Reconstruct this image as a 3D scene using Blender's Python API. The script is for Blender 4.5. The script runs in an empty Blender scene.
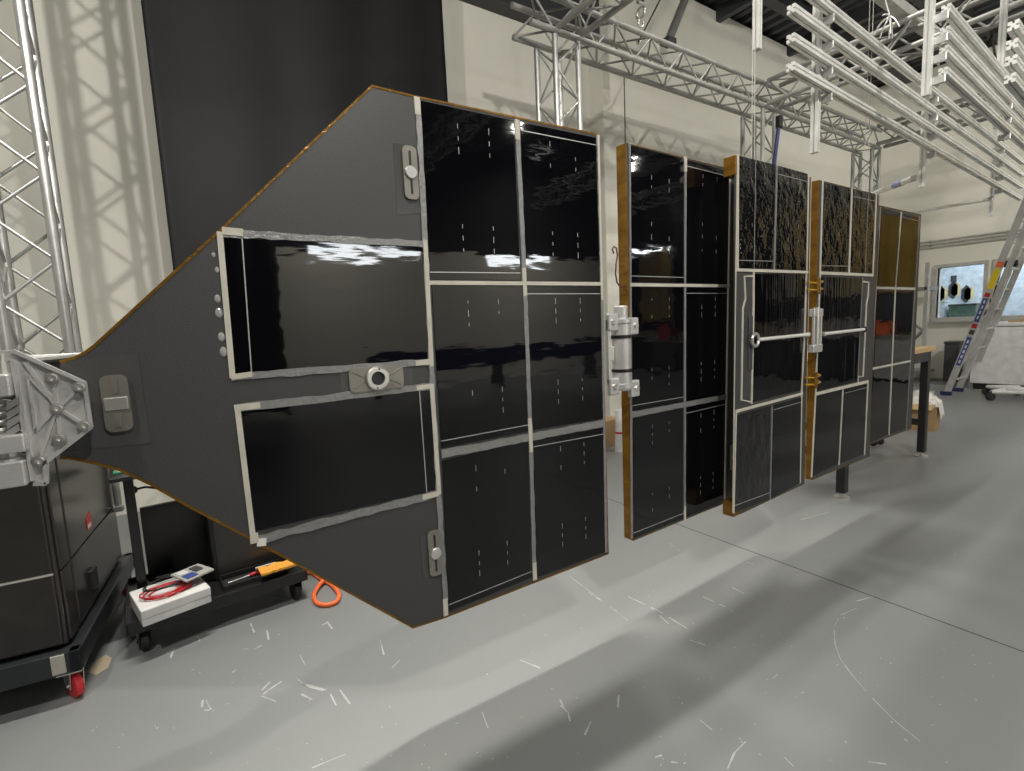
import bpy, bmesh, math, random
from mathutils import Vector as V, Matrix
random.seed(7)
C = bpy.context.scene.collection
# ------------------------------------------------------------------ camera
F, CX, CY, H = 505.0, 512.0, 385.5, 1.4
_d = V((1275-CX, 290-CY, F)).normalized(); _v = V((707-CX, 4800-CY, F)).normalized()
_v = (_v - _d*(_v.dot(_d))*.5).normalized(); _d = (_d - _v*(_v.dot(_d))).normalized()
AX, AZ = _d, -_v; AY = AZ.cross(AX)
EYE = V((0, 0, H))
def ray(px, py):
    c = V(((px-CX)/F, (py-CY)/F, 1)); return V((AX.dot(c), AY.dot(c), AZ.dot(c)))
def onX(px, py, x): r = ray(px, py); return EYE + r*(x/r.x)
def onY(px, py, y): r = ray(px, py); return EYE + r*(y/r.y)
def onZ(px, py, z): r = ray(px, py); return EYE + r*((z-H)/r.z)
cam = bpy.data.cameras.new('camera'); co = bpy.data.objects.new('camera', cam); C.objects.link(co)
cam.sensor_width = 36; cam.lens = 36*F/1024; cam.clip_start = .02; cam.clip_end = 100
def w(c): c = V(c); return V((AX.dot(c), AY.dot(c), AZ.dot(c)))
rt, up, bk = w((1, 0, 0)), w((0, -1, 0)), w((0, 0, -1))
co.matrix_world = Matrix(((rt.x, up.x, bk.x, EYE.x), (rt.y, up.y, bk.y, EYE.y), (rt.z, up.z, bk.z, EYE.z), (0, 0, 0, 1)))
bpy.context.scene.camera = co
vs = bpy.context.scene.view_settings
vs.view_transform = 'Standard'; vs.look = 'None'; vs.gamma = 1; vs.use_curve_mapping = False; vs.exposure = -0.72

# ------------------------------------------------------------------ materials
def mat(name, col, rough=.5, metal=0, spec=.5, noise=None, bump=None, ior=1.5, trans=0, emit=None, coat=0, var=.0):
    """col: base; noise=(scale xyz, amount, col2) mottling; bump=(scale xyz, strength, distance[, detail])"""
    m = bpy.data.materials.new(name); m.use_nodes = True; nt = m.node_tree; n = nt.nodes; b = n['Principled BSDF']
    b.inputs['Base Color'].default_value = (*col, 1); b.inputs['Roughness'].default_value = rough
    b.inputs['Metallic'].default_value = metal; b.inputs['Specular IOR Level'].default_value = spec
    b.inputs['IOR'].default_value = ior; b.inputs['Transmission Weight'].default_value = trans
    b.inputs['Coat Weight'].default_value = coat; b.inputs['Coat Roughness'].default_value = .03
    if emit: b.inputs['Emission Color'].default_value = (*emit[0], 1); b.inputs['Emission Strength'].default_value = emit[1]
    tc = n.new('ShaderNodeTexCoord')
    def nz(sc, detail=4, rgh=.55):
        mp = n.new('ShaderNodeMapping'); mp.inputs['Scale'].default_value = sc
        nt.links.new(tc.outputs['Object'], mp.inputs['Vector'])
        t = n.new('ShaderNodeTexNoise'); t.inputs['Scale'].default_value = 1; t.inputs['Detail'].default_value = detail
        t.inputs['Roughness'].default_value = rgh
        nt.links.new(mp.outputs[0], t.inputs['Vector']); return t
    if noise is None: noise = ((9, 9, 9), .35, tuple(c*.8 for c in col))
    t = nz(noise[0]); cr = n.new('ShaderNodeValToRGB')
    cr.color_ramp.elements[0].position = .5-noise[1]/2; cr.color_ramp.elements[1].position = .5+noise[1]/2
    cr.color_ramp.elements[0].color = (*noise[2], 1); cr.color_ramp.elements[1].color = (*col, 1)
    nt.links.new(t.outputs['Fac'], cr.inputs['Fac']); nt.links.new(cr.outputs['Color'], b.inputs['Base Color'])
    if bump:
        bp = None
        for bb in (bump if isinstance(bump, list) else [bump]):
            t = nz(bb[0], bb[3] if len(bb) > 3 else 3)
            nb = n.new('ShaderNodeBump'); nb.inputs['Strength'].default_value = bb[1]; nb.inputs['Distance'].default_value = bb[2]
            nt.links.new(t.outputs['Fac'], nb.inputs['Height'])
            if bp: nt.links.new(bp.outputs['Normal'], nb.inputs['Normal'])
            bp = nb
        nt.links.new(bp.outputs['Normal'], b.inputs['Normal'])
    return m
M = {}
M['wall'] = mat('wall_paint', (.80, .785, .70), .6, noise=((.7, .7, .7), .8, (.75, .735, .655)), bump=((60, 60, 60), .05, .001))
M['wall2'] = mat('dark_mirrored_upper', (.012, .012, .014), .8)
M['ceil'] = mat('dark_roof_deck', (.055, .058, .065), .55)
M['joist'] = mat('dark_joist_steel', (.045, .047, .052), .5)
M['floor'] = mat('painted_concrete', (.215, .224, .226), .42, noise=((1.3, 1.3, 1), .7, (.186, .194, .196)), bump=((45, 45, 45), .12, .002))
M['scuff'] = mat('scuff_chalk', (.44, .45, .44), .7)
M['stain'] = mat('tan_stain', (.50, .42, .30), .7)
M['joint'] = mat('joint_dark', (.07, .07, .07), .8)
M['carbon'] = mat('carbon_sheet', (.062, .062, .062), .42, noise=((330, 330, 330), .25, (.035, .035, .036)), bump=((420, 420, 420), .35, .001, 2))
M['cell'] = mat('solar_glass', (.0032, .0032, .0042), .03, spec=.42, noise=((3, 3, 3), .4, (.003, .003, .004)), bump=[((4, 4, 10), .09, .010, 2), ((9, 9, 60), .022, .003, 2)])
M['cell_rough'] = mat('crinkled_solar_glass', (.004, .004, .005), .035, spec=.7, noise=((3, 3, 3), .4, (.003, .003, .004)), bump=[((11, 11, 10), .5, .02, 3), ((18, 18, 40), .05, .004, 2)])
M['cell_rib'] = mat('ribbed_solar_glass', (.004, .004, .005), .04, spec=.5, noise=((3, 3, 3), .4, (.003, .003, .004)), bump=[((60, 60, 1.5), .22, .004, 1), ((5, 5, 9), .14, .01, 2)])
M['cell_flat'] = mat('flat_solar_glass', (.0035, .0035, .004), .03, spec=.45, noise=((3, 3, 3), .4, (.003, .003, .004)), bump=[((4, 4, 9), .08, .01, 2), ((16, 16, 40), .02, .003, 2)])
M['tick'] = mat('silver_contact', (.50, .50, .49), .35, .5)
M['tape'] = mat('cream_tape', (.60, .57, .49), .5, bump=((90, 90, 90), .3, .002))
M['glue'] = mat('silver_adhesive', (.29, .29, .29), .35, .35, noise=((90, 90, 90), .5, (.21, .21, .21)), bump=((120, 120, 120), .7, .004))
M['gold'] = mat('amber_film_tape', (.27, .14, .016), .25, .4, noise=((5, 5, 16), .5, (.13, .055, .005)), bump=((40, 40, 60), .5, .006))
M['film'] = mat('clear_film_patch', (.070, .070, .069), .25, bump=((15, 15, 15), .1, .003))
M['fit'] = mat('bronze_grey_fitting', (.27, .255, .225), .35, .55)
M['steel'] = mat('bolt_steel', (.72, .71, .68), .3, .8)
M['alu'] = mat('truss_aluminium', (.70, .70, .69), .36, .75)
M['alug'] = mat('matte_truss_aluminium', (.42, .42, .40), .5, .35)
M['mill'] = mat('milled_aluminium', (.66, .66, .65), .32, .45, bump=[((25, 25, 190), .25, .002, 1)])
M['extr'] = mat('white_anodised_extrusion', (.86, .86, .83), .35, .2)
M['black'] = mat('black_paint', (.014, .014, .015), .35)
M['blackm'] = mat('black_matte', (.016, .016, .017), .65)
M['cab'] = mat('black_cabinet_enamel', (.030, .028, .025), .24, spec=.6, bump=((3, 3, 3), .04, .01))
M['dolly'] = mat('dark_steel_dolly', (.05, .055, .06), .35, .5)
M['drape'] = mat('black_drape', (.010, .010, .0115), .6, spec=.35, bump=((2.2, 2.2, .6), .25, .06, 1))
M['white'] = mat('white_plastic', (.78, .78, .77), .4)
M['red'] = mat('red_plastic', (.55, .02, .03), .4)
M['orange'] = mat('orange_plastic', (.90, .17, .05), .45)
M['yelor'] = mat('yellow_orange_foam', (.92, .42, .06), .6)
M['wood'] = mat('bench_wood', (.66, .47, .24), .4, noise=((2, 30, 30), .5, (.55, .37, .17)))
M['card'] = mat('cardboard', (.47, .31, .16), .7)
M['paper'] = mat('white_paper', (.80, .77, .72), .7)
M['blue'] = mat('blue_label', (.05, .09, .32), .4)
M['yellow'] = mat('yellow_label', (.95, .72, .03), .4)
M['grey'] = mat('grey_metal', (.32, .32, .31), .45, .3)
M['lgrey'] = mat('light_grey_metal', (.56, .55, .52), .45, .2)
M['dgrey'] = mat('dark_grey', (.07, .07, .075), .5)
M['green'] = mat('green_board', (.05, .32, .16), .5)
M['amber'] = mat('amber_vinyl', (.40, .26, .05), .3)
M['navy'] = mat('navy_paint', (.02, .03, .12), .4)
M['glass'] = mat('window_glass', (.95, .97, 1), .02, trans=1.0, ior=1.05)
M['room'] = mat('pale_blue_wall', (.72, .80, .86), .6)
M['string'] = mat('pale_cord', (.62, .61, .56), .6)
M['blob'] = mat('clear_adhesive', (.35, .35, .34), .12, spec=.7)

# ------------------------------------------------------------------ mesh builder
class MB:
    def __init__(s): s.v = []; s.f = []; s.sm = []
    def add(s, vs, fs, smooth=False):
        o = len(s.v); s.v += [tuple(x) for x in vs]
        for f in fs: s.f.append([o+i for i in f]); s.sm.append(smooth)
        return s
    def box(s, a, b):
        x0, x1 = sorted((a[0], b[0])); y0, y1 = sorted((a[1], b[1])); z0, z1 = sorted((a[2], b[2]))
        return s.add([(x0,y0,z0),(x1,y0,z0),(x1,y1,z0),(x0,y1,z0),(x0,y0,z1),(x1,y0,z1),(x1,y1,z1),(x0,y1,z1)],
                     [(0,3,2,1),(4,5,6,7),(0,1,5,4),(1,2,6,5),(2,3,7,6),(3,0,4,7)])
    def bbox(s, a, b, r=.004):   # box with chamfered edges
        x0, x1 = sorted((a[0], b[0])); y0, y1 = sorted((a[1], b[1])); z0, z1 = sorted((a[2], b[2]))
        r = min(r, (x1-x0)*.4, (y1-y0)*.4, (z1-z0)*.4); bm = bmesh.new()
        bmesh.ops.create_cube(bm, size=1)
        for v in bm.verts: v.co = V(((x0+x1)/2+v.co.x*(x1-x0), (y0+y1)/2+v.co.y*(y1-y0), (z0+z1)/2+v.co.z*(z1-z0)))
        bmesh.ops.bevel(bm, geom=bm.edges[:], offset=r, segments=2, affect='EDGES', profile=.5)
        bm.verts.index_update(); s.add([v.co.copy() for v in bm.verts], [[v.index for v in f.verts] for f in bm.faces]); bm.free(); return s
    def prism(s, pts, d):        # closed polygon pts (3D) extruded by vector d
        n = len(pts); d = V(d); P = [V(p) for p in pts]
        nrm = sum((P[i].cross(P[(i+1) % n]) for i in range(n)), V())
        if nrm.dot(d) > 0: P.reverse()
        fs = [list(range(n)), list(range(2*n-1, n-1, -1))]
        for i in range(n): j = (i+1) % n; fs.append((i, i+n, j+n, j))
        return s.add(P+[p+d for p in P], fs)
    def tube(s, pts, r, n=10, cap=True, r2=None):
        P = [V(p) for p in pts]; k = len(P); vs = []; fs = []
        t0 = (P[1]-P[0]).normalized(); a = t0.orthogonal().normalized()
        for i, p in enumerate(P):
            t = (P[min(i+1, k-1)]-P[max(i-1, 0)]).normalized()
            a = (a - t*a.dot(t)).normalized(); b = t.cross(a)
            rr = r if r2 is None else r+(r2-r)*i/(k-1)
            for j in range(n): g = 2*math.pi*j/n; vs.append(p+(a*math.cos(g)+b*math.sin(g))*rr)
        for i in range(k-1):
            for j in range(n): fs.append((i*n+j, i*n+(j+1) % n, (i+1)*n+(j+1) % n, (i+1)*n+j))
        s.add(vs, fs, True)
        if cap: s.add(vs[:n], [list(range(n-1, -1, -1))]); s.add(vs[-n:], [list(range(n))])
        return s
    def lathe(s, c, axis, prof, n=20):   # prof: [(dist along axis, radius)]
        axis = V(axis).normalized(); a = axis.orthogonal().normalized(); b = axis.cross(a); c = V(c); vs = []; fs = []
        for h, r in prof:
            for j in range(n): g = 2*math.pi*j/n; vs.append(c+axis*h+(a*math.cos(g)+b*math.sin(g))*max(r, 1e-5))
        for i in range(len(prof)-1):
            for j in range(n): fs.append((i*n+j, i*n+(j+1) % n, (i+1)*n+(j+1) % n, (i+1)*n+j))
        return s.add(vs, fs, False)
    def ring(s, c, axis, R, r, n=24, m=8):
        axis = V(axis).normalized(); a = axis.orthogonal().normalized(); b = axis.cross(a); c = V(c); vs = []; fs = []
        for i in range(n):
            g = 2*math.pi*i/n; e = a*math.cos(g)+b*math.sin(g)
            for j in range(m): q = 2*math.pi*j/m; vs.append(c+e*(R+r*math.cos(q))+axis*r*math.sin(q))
        for i in range(n):
            for j in range(m): fs.append((i*m+j, ((i+1) % n)*m+j, ((i+1) % n)*m+(j+1) % m, i*m+(j+1) % m))
        return s.add(vs, fs, True)
    def ball(s, c, r, sc=(1, 1, 1)):
        bm = bmesh.new(); bmesh.ops.create_icosphere(bm, subdivisions=2, radius=r); c = V(c)
        bm.verts.index_update(); s.add([c+V((v.co.x*sc[0], v.co.y*sc[1], v.co.z*sc[2])) for v in bm.verts], [[v.index for v in f.verts] for f in bm.faces], True); bm.free(); return s
    def build(s, name, m, parent=None, label=None):
        me = bpy.data.meshes.new(name); me.from_pydata(s.v, [], s.f); me.polygons.foreach_set('use_smooth', s.sm)
        bm = bmesh.new(); bm.from_mesh(me); bmesh.ops.recalc_face_normals(bm, faces=bm.faces[:]); bm.to_mesh(me); bm.free()
        me.materials.append(M[m] if isinstance(m, str) else m)
        o = bpy.data.objects.new(name, me); C.objects.link(o)
        if parent is not None: o.parent = parent
        if label: o['label'] = label
        return o
def tag(o, label, cat, group=None):
    o['label'] = label; o['category'] = cat
    if group: o['group'] = group
    return o
def thing(name, label, cat, loc=(0, 0, 0), rz=0, group=None):
    o = bpy.data.objects.new(name, None); C.objects.link(o); o.location = loc; o.rotation_euler = (0, 0, rz); o.empty_display_size = .1
    return tag(o, label, cat, group)
def struct(name, mb, m, parent=None):
    o = mb.build(name, m, parent)
    if parent is None: o['kind'] = 'structure'
    return o

# ------------------------------------------------------------------ the hall
XL, XE, YF, YB, ZC = -5.0, 12.6, -9.0, 5.2, 5.95
YB2 = 4.95; XS = 4.88                      # right part of the back wall steps forward
struct('floor', MB().box((XL-.2, YF-.2, -.1), (XE+.2, YB+.4, 0)), 'floor')
struct('wall_back', MB().box((XL-.2, YB, 0), (XS, YB+.2, ZC)), 'wall')
struct('wall_back_right', MB().box((XS, YB2, 0), (XE+.2, YB+.2, ZC)), 'wall')
struct('trim_1', MB().box((XL, YB-.22, 4.98), (XS, YB, ZC)), 'joist')       # dark steel soffit over the left bay
sx = onY(624, 100, YB2).x; j = MB().box((sx, YB2-.006, 0), (sx+.014, YB2+.01, 4.6)); struct('trim_2', j, 'joint')
struct('wall_left', MB().box((XL-.2, YF, 0), (XL, YB, ZC)), 'wall')
struct('wall_front', MB().box((XL, YF-.2, 0), (XE, YF, 3.3)), 'wall')
struct('wall_front_upper', MB().box((XL, YF-.2, 3.3), (XE, YF, ZC)), 'wall2')  # unseen upper wall, given a dark colour so the cells mirror black
# end wall with a window opening
def wy(px): return onX(px, 290, XE).y
WY1, WY0 = onX(937, 290, XE).y, onX(983, 290, XE).y
W2Y1, W2Y0 = onX(997, 280, XE).y, onX(1050, 280, XE).y
WZ0, WZ1 = onX(960, 317, XE).z, onX(960, 266, XE).z
mb = MB(); 
mb.box((XE, YF, 0), (XE+.2, YB, WZ0)); mb.box((XE, YF, WZ1), (XE+.2, YB, ZC))
mb.box((XE, WY1, WZ0), (XE+.2, YB, WZ1)); mb.box((XE, W2Y1, WZ0), (XE+.2, WY0, WZ1)); mb.box((XE, YF, WZ0), (XE+.2, W2Y0, WZ1))
struct('wall_end', mb, 'wall')
for i, (a, b) in enumerate(((WY0, WY1), (W2Y0, W2Y1))):
    wo = struct('window_%d' % (i+1), MB().box((XE+.06, a, WZ0), (XE+.066, b, WZ1)), 'glass')
    fr = MB()
    for q in ((a-.06, WZ0-.06, b+.06, WZ0), (a-.06, WZ1, b+.06, WZ1+.06), (a-.06, WZ0, a, WZ1), (b, WZ0, b+.06, WZ1)):
        fr.box((XE-.03, q[0], q[1]), (XE+.1, q[2], q[3]))
    fr.build('window_frame', 'lgrey', wo)
    MB().box((XE-.10, a-.08, WZ0-.09), (XE-.031, b+.08, WZ0-.06)).build('window_sill', 'lgrey', wo)
# room behind the window
struct('wall_annex', MB().box((XE+2.2, WY1-6.2, .0), (XE+2.3, WY1+1.2, 3.2)), 'room')
struct('wall_annex_side', MB().box((XE+.2, WY1+1.1, 0), (XE+2.2, WY1+1.2, 3.2)), 'room')
struct('ceiling_annex', MB().box((XE+.2, WY1-6.2, 3.2), (XE+2.3, WY1+1.2, 3.3)), 'room')
# ceiling: corrugated deck + joists
mb = MB(); y = YF; k = 0; prof = []
x = XL
while x < XE:
    prof += [(x, ZC+.05), (x+.09, ZC+.05), (x+.12, ZC+.11), (x+.21, ZC+.11)]; x += .24
prof.append((x, ZC+.05))
n = len(prof); vsx = [(a, YF, z) for a, z in prof]+[(a, YB+.3, z) for a, z in prof]
mb.add(vsx, [(i, i+1, n+i+1, n+i) for i in range(n-1)]); mb.box((XL, YF, ZC+.13), (XE, YB+.3, ZC+.2))
struct('ceiling', mb, 'ceil')
k = 0
for yj in (-7.5, -5.4, -3.3, -1.2, .9, 3.0):
    k += 1; mb = MB(); mb.box((XL, yj-.06, ZC+.02), (XE, yj+.06, ZC+.05)); mb.box((XL, yj-.05, ZC-.38), (XE, yj+.05, ZC-.34))
    xx = XL; s = 0; pts = []
    while xx < XE: pts.append((xx, yj, ZC+.01 if s else ZC-.35)); xx += .35; s = 1-s
    mb.tube(pts, .018, 6); struct('ceiling_joist_%d' % k, mb, 'joist')
for k, yj in enumerate((4.3,)):
    mb = MB(); mb.box((XS, yj-.08, ZC-.12), (XE, yj+.08, ZC+.05)); struct('ceiling_joist_%d' % (k+7), mb, 'joist')
for k, xj in enumerate((7.3, 9.3, 11.2)):
    mb = MB(); mb.box((xj-.05, YF, ZC-.14), (xj+.05, YB2, ZC+.05)); struct('ceiling_girt_%d' % (k+1), mb, 'joist')
# floor joint and scuffs
a, b = onZ(560, 481, 0), onZ(1024, 652, 0); dv = (b-a).normalized(); a = a-dv*1; b = b+dv*1.5; nv = V((-dv.y, dv.x, 0))*.0035
struct('floor_joint', MB().prism([a+nv, b+nv, b-nv, a-nv], (0, 0, .0008)), 'joint')
sc = MB()
def stroke(pts, wd=.006):
    wd *= .7
    P = [onZ(px, py, 0) for px, py in pts]
    Q = []
    for i in range(len(P)-1):
        m = max(2, int((P[i+1]-P[i]).length/.03))
        for q in range(m): Q.append(P[i].lerp(P[i+1], q/m))
    Q.append(P[-1])
    for i in range(len(Q)-1):
        if random.random() < .12: continue
        t = (Q[i+1]-Q[i]).normalized(); nn = V((-t.y, t.x, 0))*wd*random.uniform(.3, 1)*.5
        sc.prism([Q[i]+nn, Q[i+1]+nn, Q[i+1]-nn, Q[i]-nn], (0, 0, .0009))
Z8 = lambda L: [(560+x*.4531, 540+y*.453) for x, y in L]
Z7 = lambda L: [(x*.3632, 440+y*.3632) for x, y in L]
for L in ([(655,150),(620,165),(605,190),(607,230),(620,265),(650,305),(690,350),(740,400),(795,445)], [(150,125),(215,155),(280,195)], [(20,80),(55,105),(100,140),(150,178)],
          [(55,430),(68,400)], [(370,505),(385,470),(410,445)], [(0,365),(18,380),(22,400)], [(315,125),(365,148)], [(380,105),(420,125)], [(470,305),(490,290)],
          [(240,5),(265,25)], [(680,490),(720,495)], [(495,480),(515,500)], [(655,135),(690,125)], [(280,195),(250,178)], [(200,150),(240,185)], [(130,330),(128,370)], [(210,480),(225,475)], [(245,490),(260,492)]):
    stroke(Z8(L), .010 if len(L) < 4 else .006)
for L in ([(558,716),(556,736)], [(562,744),(588,746)], [(670,575),(700,577),(720,565)], [(735,525),(740,550)], [(820,660),(850,680),(890,690)], [(725,700),(745,685),(775,665)],
          [(720,705),(760,720)], [(830,700),(860,715)], [(690,505),(700,530)], [(480,570),(470,600)], [(455,590),(475,575)], [(870,520),(905,500)], [(900,500),(915,520)], [(545,540),(550,555)], [(910,700),(925,730)], [(640,640),(650,632)]):
    stroke(Z7(L), .012)
for L in ([(262,690),(270,682)], [(312,768),(356,750)], [(300,683),(326,690)], [(300,655),(305,665)], [(272,598),(288,600)], [(392,668),(400,660)], [(482,712),(488,728)], [(350,704),(340,690)], [(560,700),(566,712)], [(206,700),(212,712)], [(380,640),(384,655)], [(520,660),(540,668)], [(700,720),(712,730)], [(690,640),(705,645)], [(585,590),(600,600)], [(800,520),(830,512)], [(740,560),(760,566)]):
    stroke(L, .010)
for i in range(240):
    px, py = random.uniform(60, 1000), random.uniform(520, 768)
    if py < 700-.36*px: continue
    p = onZ(px, py, 0); 
    if p.y > 2.4 or (p.y > 1.3 and p.y < 1.8 and p.x > .0): pass
    g = random.uniform(0, 6.28); l = random.uniform(.002, .010); t = V((math.cos(g), math.sin(g), 0)); nn = V((-t.y, t.x, 0))*random.uniform(.001, .003)
    sc.prism([p+nn, p+t*l+nn*.4, p+t*l-nn*.4, p-nn], (0, 0, .0009))
o = sc.build('floor_scuffs', 'scuff'); o['kind'] = 'stuff'; tag(o, 'pale scuff marks and chips scattered over the grey floor', 'scuffs')
P = [onZ(*q, 0) for q in ((86,672),(92,663),(106,655),(112,658),(108,668),(96,675))]
o = MB().prism(P, (0, 0, .0008)).build('floor_stain', 'stain'); tag(o, 'tan dried patch on the floor by the cabinet caster', 'stain')

# ------------------------------------------------------------------ black backdrop cloth
mb = MB(); x0, x1, yc = .06, 2.47, 4.6; nx, nzv = 60, 12; vv = []; ff = []
for k in range(nzv+1):
    for i in range(nx+1):
        u = i/nx; z = 1.25+(5.6-1.25)*k/nzv
        vv.append((x0+(x1-x0)*u, yc+.012*math.sin(u*21)+.018*math.sin(u*7+1.2)+.008*math.sin(z*2.1+u*5), z))
for k in range(nzv):
    for i in range(nx): a = k*(nx+1)+i; ff.append((a, a+1, a+nx+2, a+nx+1))
mb.add(vv, ff, True); o = mb.build('backdrop_cloth', 'drape'); sm = o.modifiers.new('thick', 'SOLIDIFY'); sm.thickness = .006
tag(o, 'large black backdrop cloth hanging in front of the cream back wall', 'backdrop cloth')
MB().tube([(x0-.1, yc, 5.62), (x1+.1, yc, 5.62)], .025).build('hanging_bar', 'alu', o)

# ------------------------------------------------------------------ trusses
TW, TR = .26, .026
def truss(label, p0, p1, a, b, m='alu', pitch=.24, group=None, tr=TR, br=.010):
    p0, p1, a, b = V(p0), V(p1), V(a)*TW/2, V(b)*TW/2; d = p1-p0; L = d.length
    root = thing('truss_tower' if abs(d.normalized().z) > .9 else 'lighting_truss', label, 'truss', p0, 0, group)
    cs = [(1, 1), (1, -1), (-1, -1), (-1, 1)]
    for s, t in cs: MB().tube([a*s+b*t, d+a*s+b*t], tr, 12).build('chord', m, root)
    n = max(2, round(L/pitch))
    for f in range(4):
        s0, t0 = cs[f]; s1, t1 = cs[(f+1) % 4]; mb = MB(); pts = []
        for i in range(n+1):
            q = d*((i+.0)/n); s, t = (s0, t0) if (i+f) % 2 else (s1, t1); pts.append(q+a*s+b*t)
        for i in range(n): mb.tube([pts[i], pts[i+1]], br, 7)
        mb.build('bracing', m, root)
    if abs(d.normalized().z) > .9:
        MB().bbox((-.21, -.21, -.001), (.21, .21, .012)).build('base_plate', 'grey', root)
    return root
TY = 3.71; ZL, ZU = 3.9, 4.16; ZT = (ZL+ZU)/2
X_, Y_, Z_ = (1, 0, 0), (0, 1, 0), (0, 0, 1)
TX = [-.625, onY(556, 75, TY-.13).x+.13, onY(763, 100, TY-.13).x+.13, onY(866, 155, TY-.13).x+.33]
truss('shiny aluminium box truss tower behind the black cabinet at far left', (TX[0], 3.98, 0), (TX[0], 3.98, 5.2), X_, Y_)
truss('aluminium truss tower just right of the black backdrop cloth', (TX[1], TY, 0), (TX[1], TY, 3.865), X_, Y_)
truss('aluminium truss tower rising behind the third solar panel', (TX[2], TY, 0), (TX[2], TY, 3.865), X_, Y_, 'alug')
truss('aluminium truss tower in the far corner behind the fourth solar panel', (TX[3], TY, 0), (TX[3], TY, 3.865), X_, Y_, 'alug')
e = .15
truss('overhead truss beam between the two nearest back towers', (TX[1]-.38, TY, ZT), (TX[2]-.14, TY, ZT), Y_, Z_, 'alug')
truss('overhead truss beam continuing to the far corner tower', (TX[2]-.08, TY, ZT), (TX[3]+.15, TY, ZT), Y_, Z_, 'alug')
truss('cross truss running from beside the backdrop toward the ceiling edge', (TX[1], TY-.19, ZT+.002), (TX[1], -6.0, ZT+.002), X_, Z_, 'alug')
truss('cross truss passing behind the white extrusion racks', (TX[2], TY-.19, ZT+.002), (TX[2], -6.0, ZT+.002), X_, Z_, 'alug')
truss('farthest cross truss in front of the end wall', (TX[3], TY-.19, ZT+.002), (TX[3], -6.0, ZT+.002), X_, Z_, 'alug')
# sling and shackle hanging over the first beam, braces to the roof
p = onY(641, 31, TY-.13)+V((0, 0, .04)); root = thing('hoist_sling', 'black hoist sling with shackle holding up the back truss', 'hoist', p)
MB().tube([(-.02, 0, .23), (-.02, 0, ZC-.1-p.z)], .017).build('strap', 'black', root); MB().tube([(.025, 0, .23), (.025, 0, ZC-.1-p.z)], .017).build('strap', 'black', root)
MB().ring((0, 0, .03), (0, 1, 0), .035, .01).ring((0, 0, .12), (1, 0, 0), .05, .011).tube([(-.04, 0, .21), (.045, 0, .21)], .018).build('shackle', 'steel', root)
a, b = onY(688, -8, 4.5), onY(668, 42, 4.2)
root = thing('brace_pipe', 'grey diagonal roof pipe above the back truss', 'pipe', b); 
d = a-b; MB().tube([(0, 0, 0), d*1.3], .05, 12).build('pipe', 'grey', root); MB().bbox((-.07, -.07, -.03), (.07, .07, .03)).build('clamp', 'dgrey', root)
a, b = onY(660, 0, 4.1), onY(634, 50, 3.85); b = b+V((0, -.06, .05)); root = thing('steel_cable', 'thin dark stay cable beside the hoist sling', 'cable', b)
MB().tube([(0, 0, 0), (a-b)*1.5], .009, 8).build('wire', 'dgrey', root)
MB().ring((0, 0, 0), (1, 0, 0), .02, .006).build('eye_end', 'steel', root)

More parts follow.
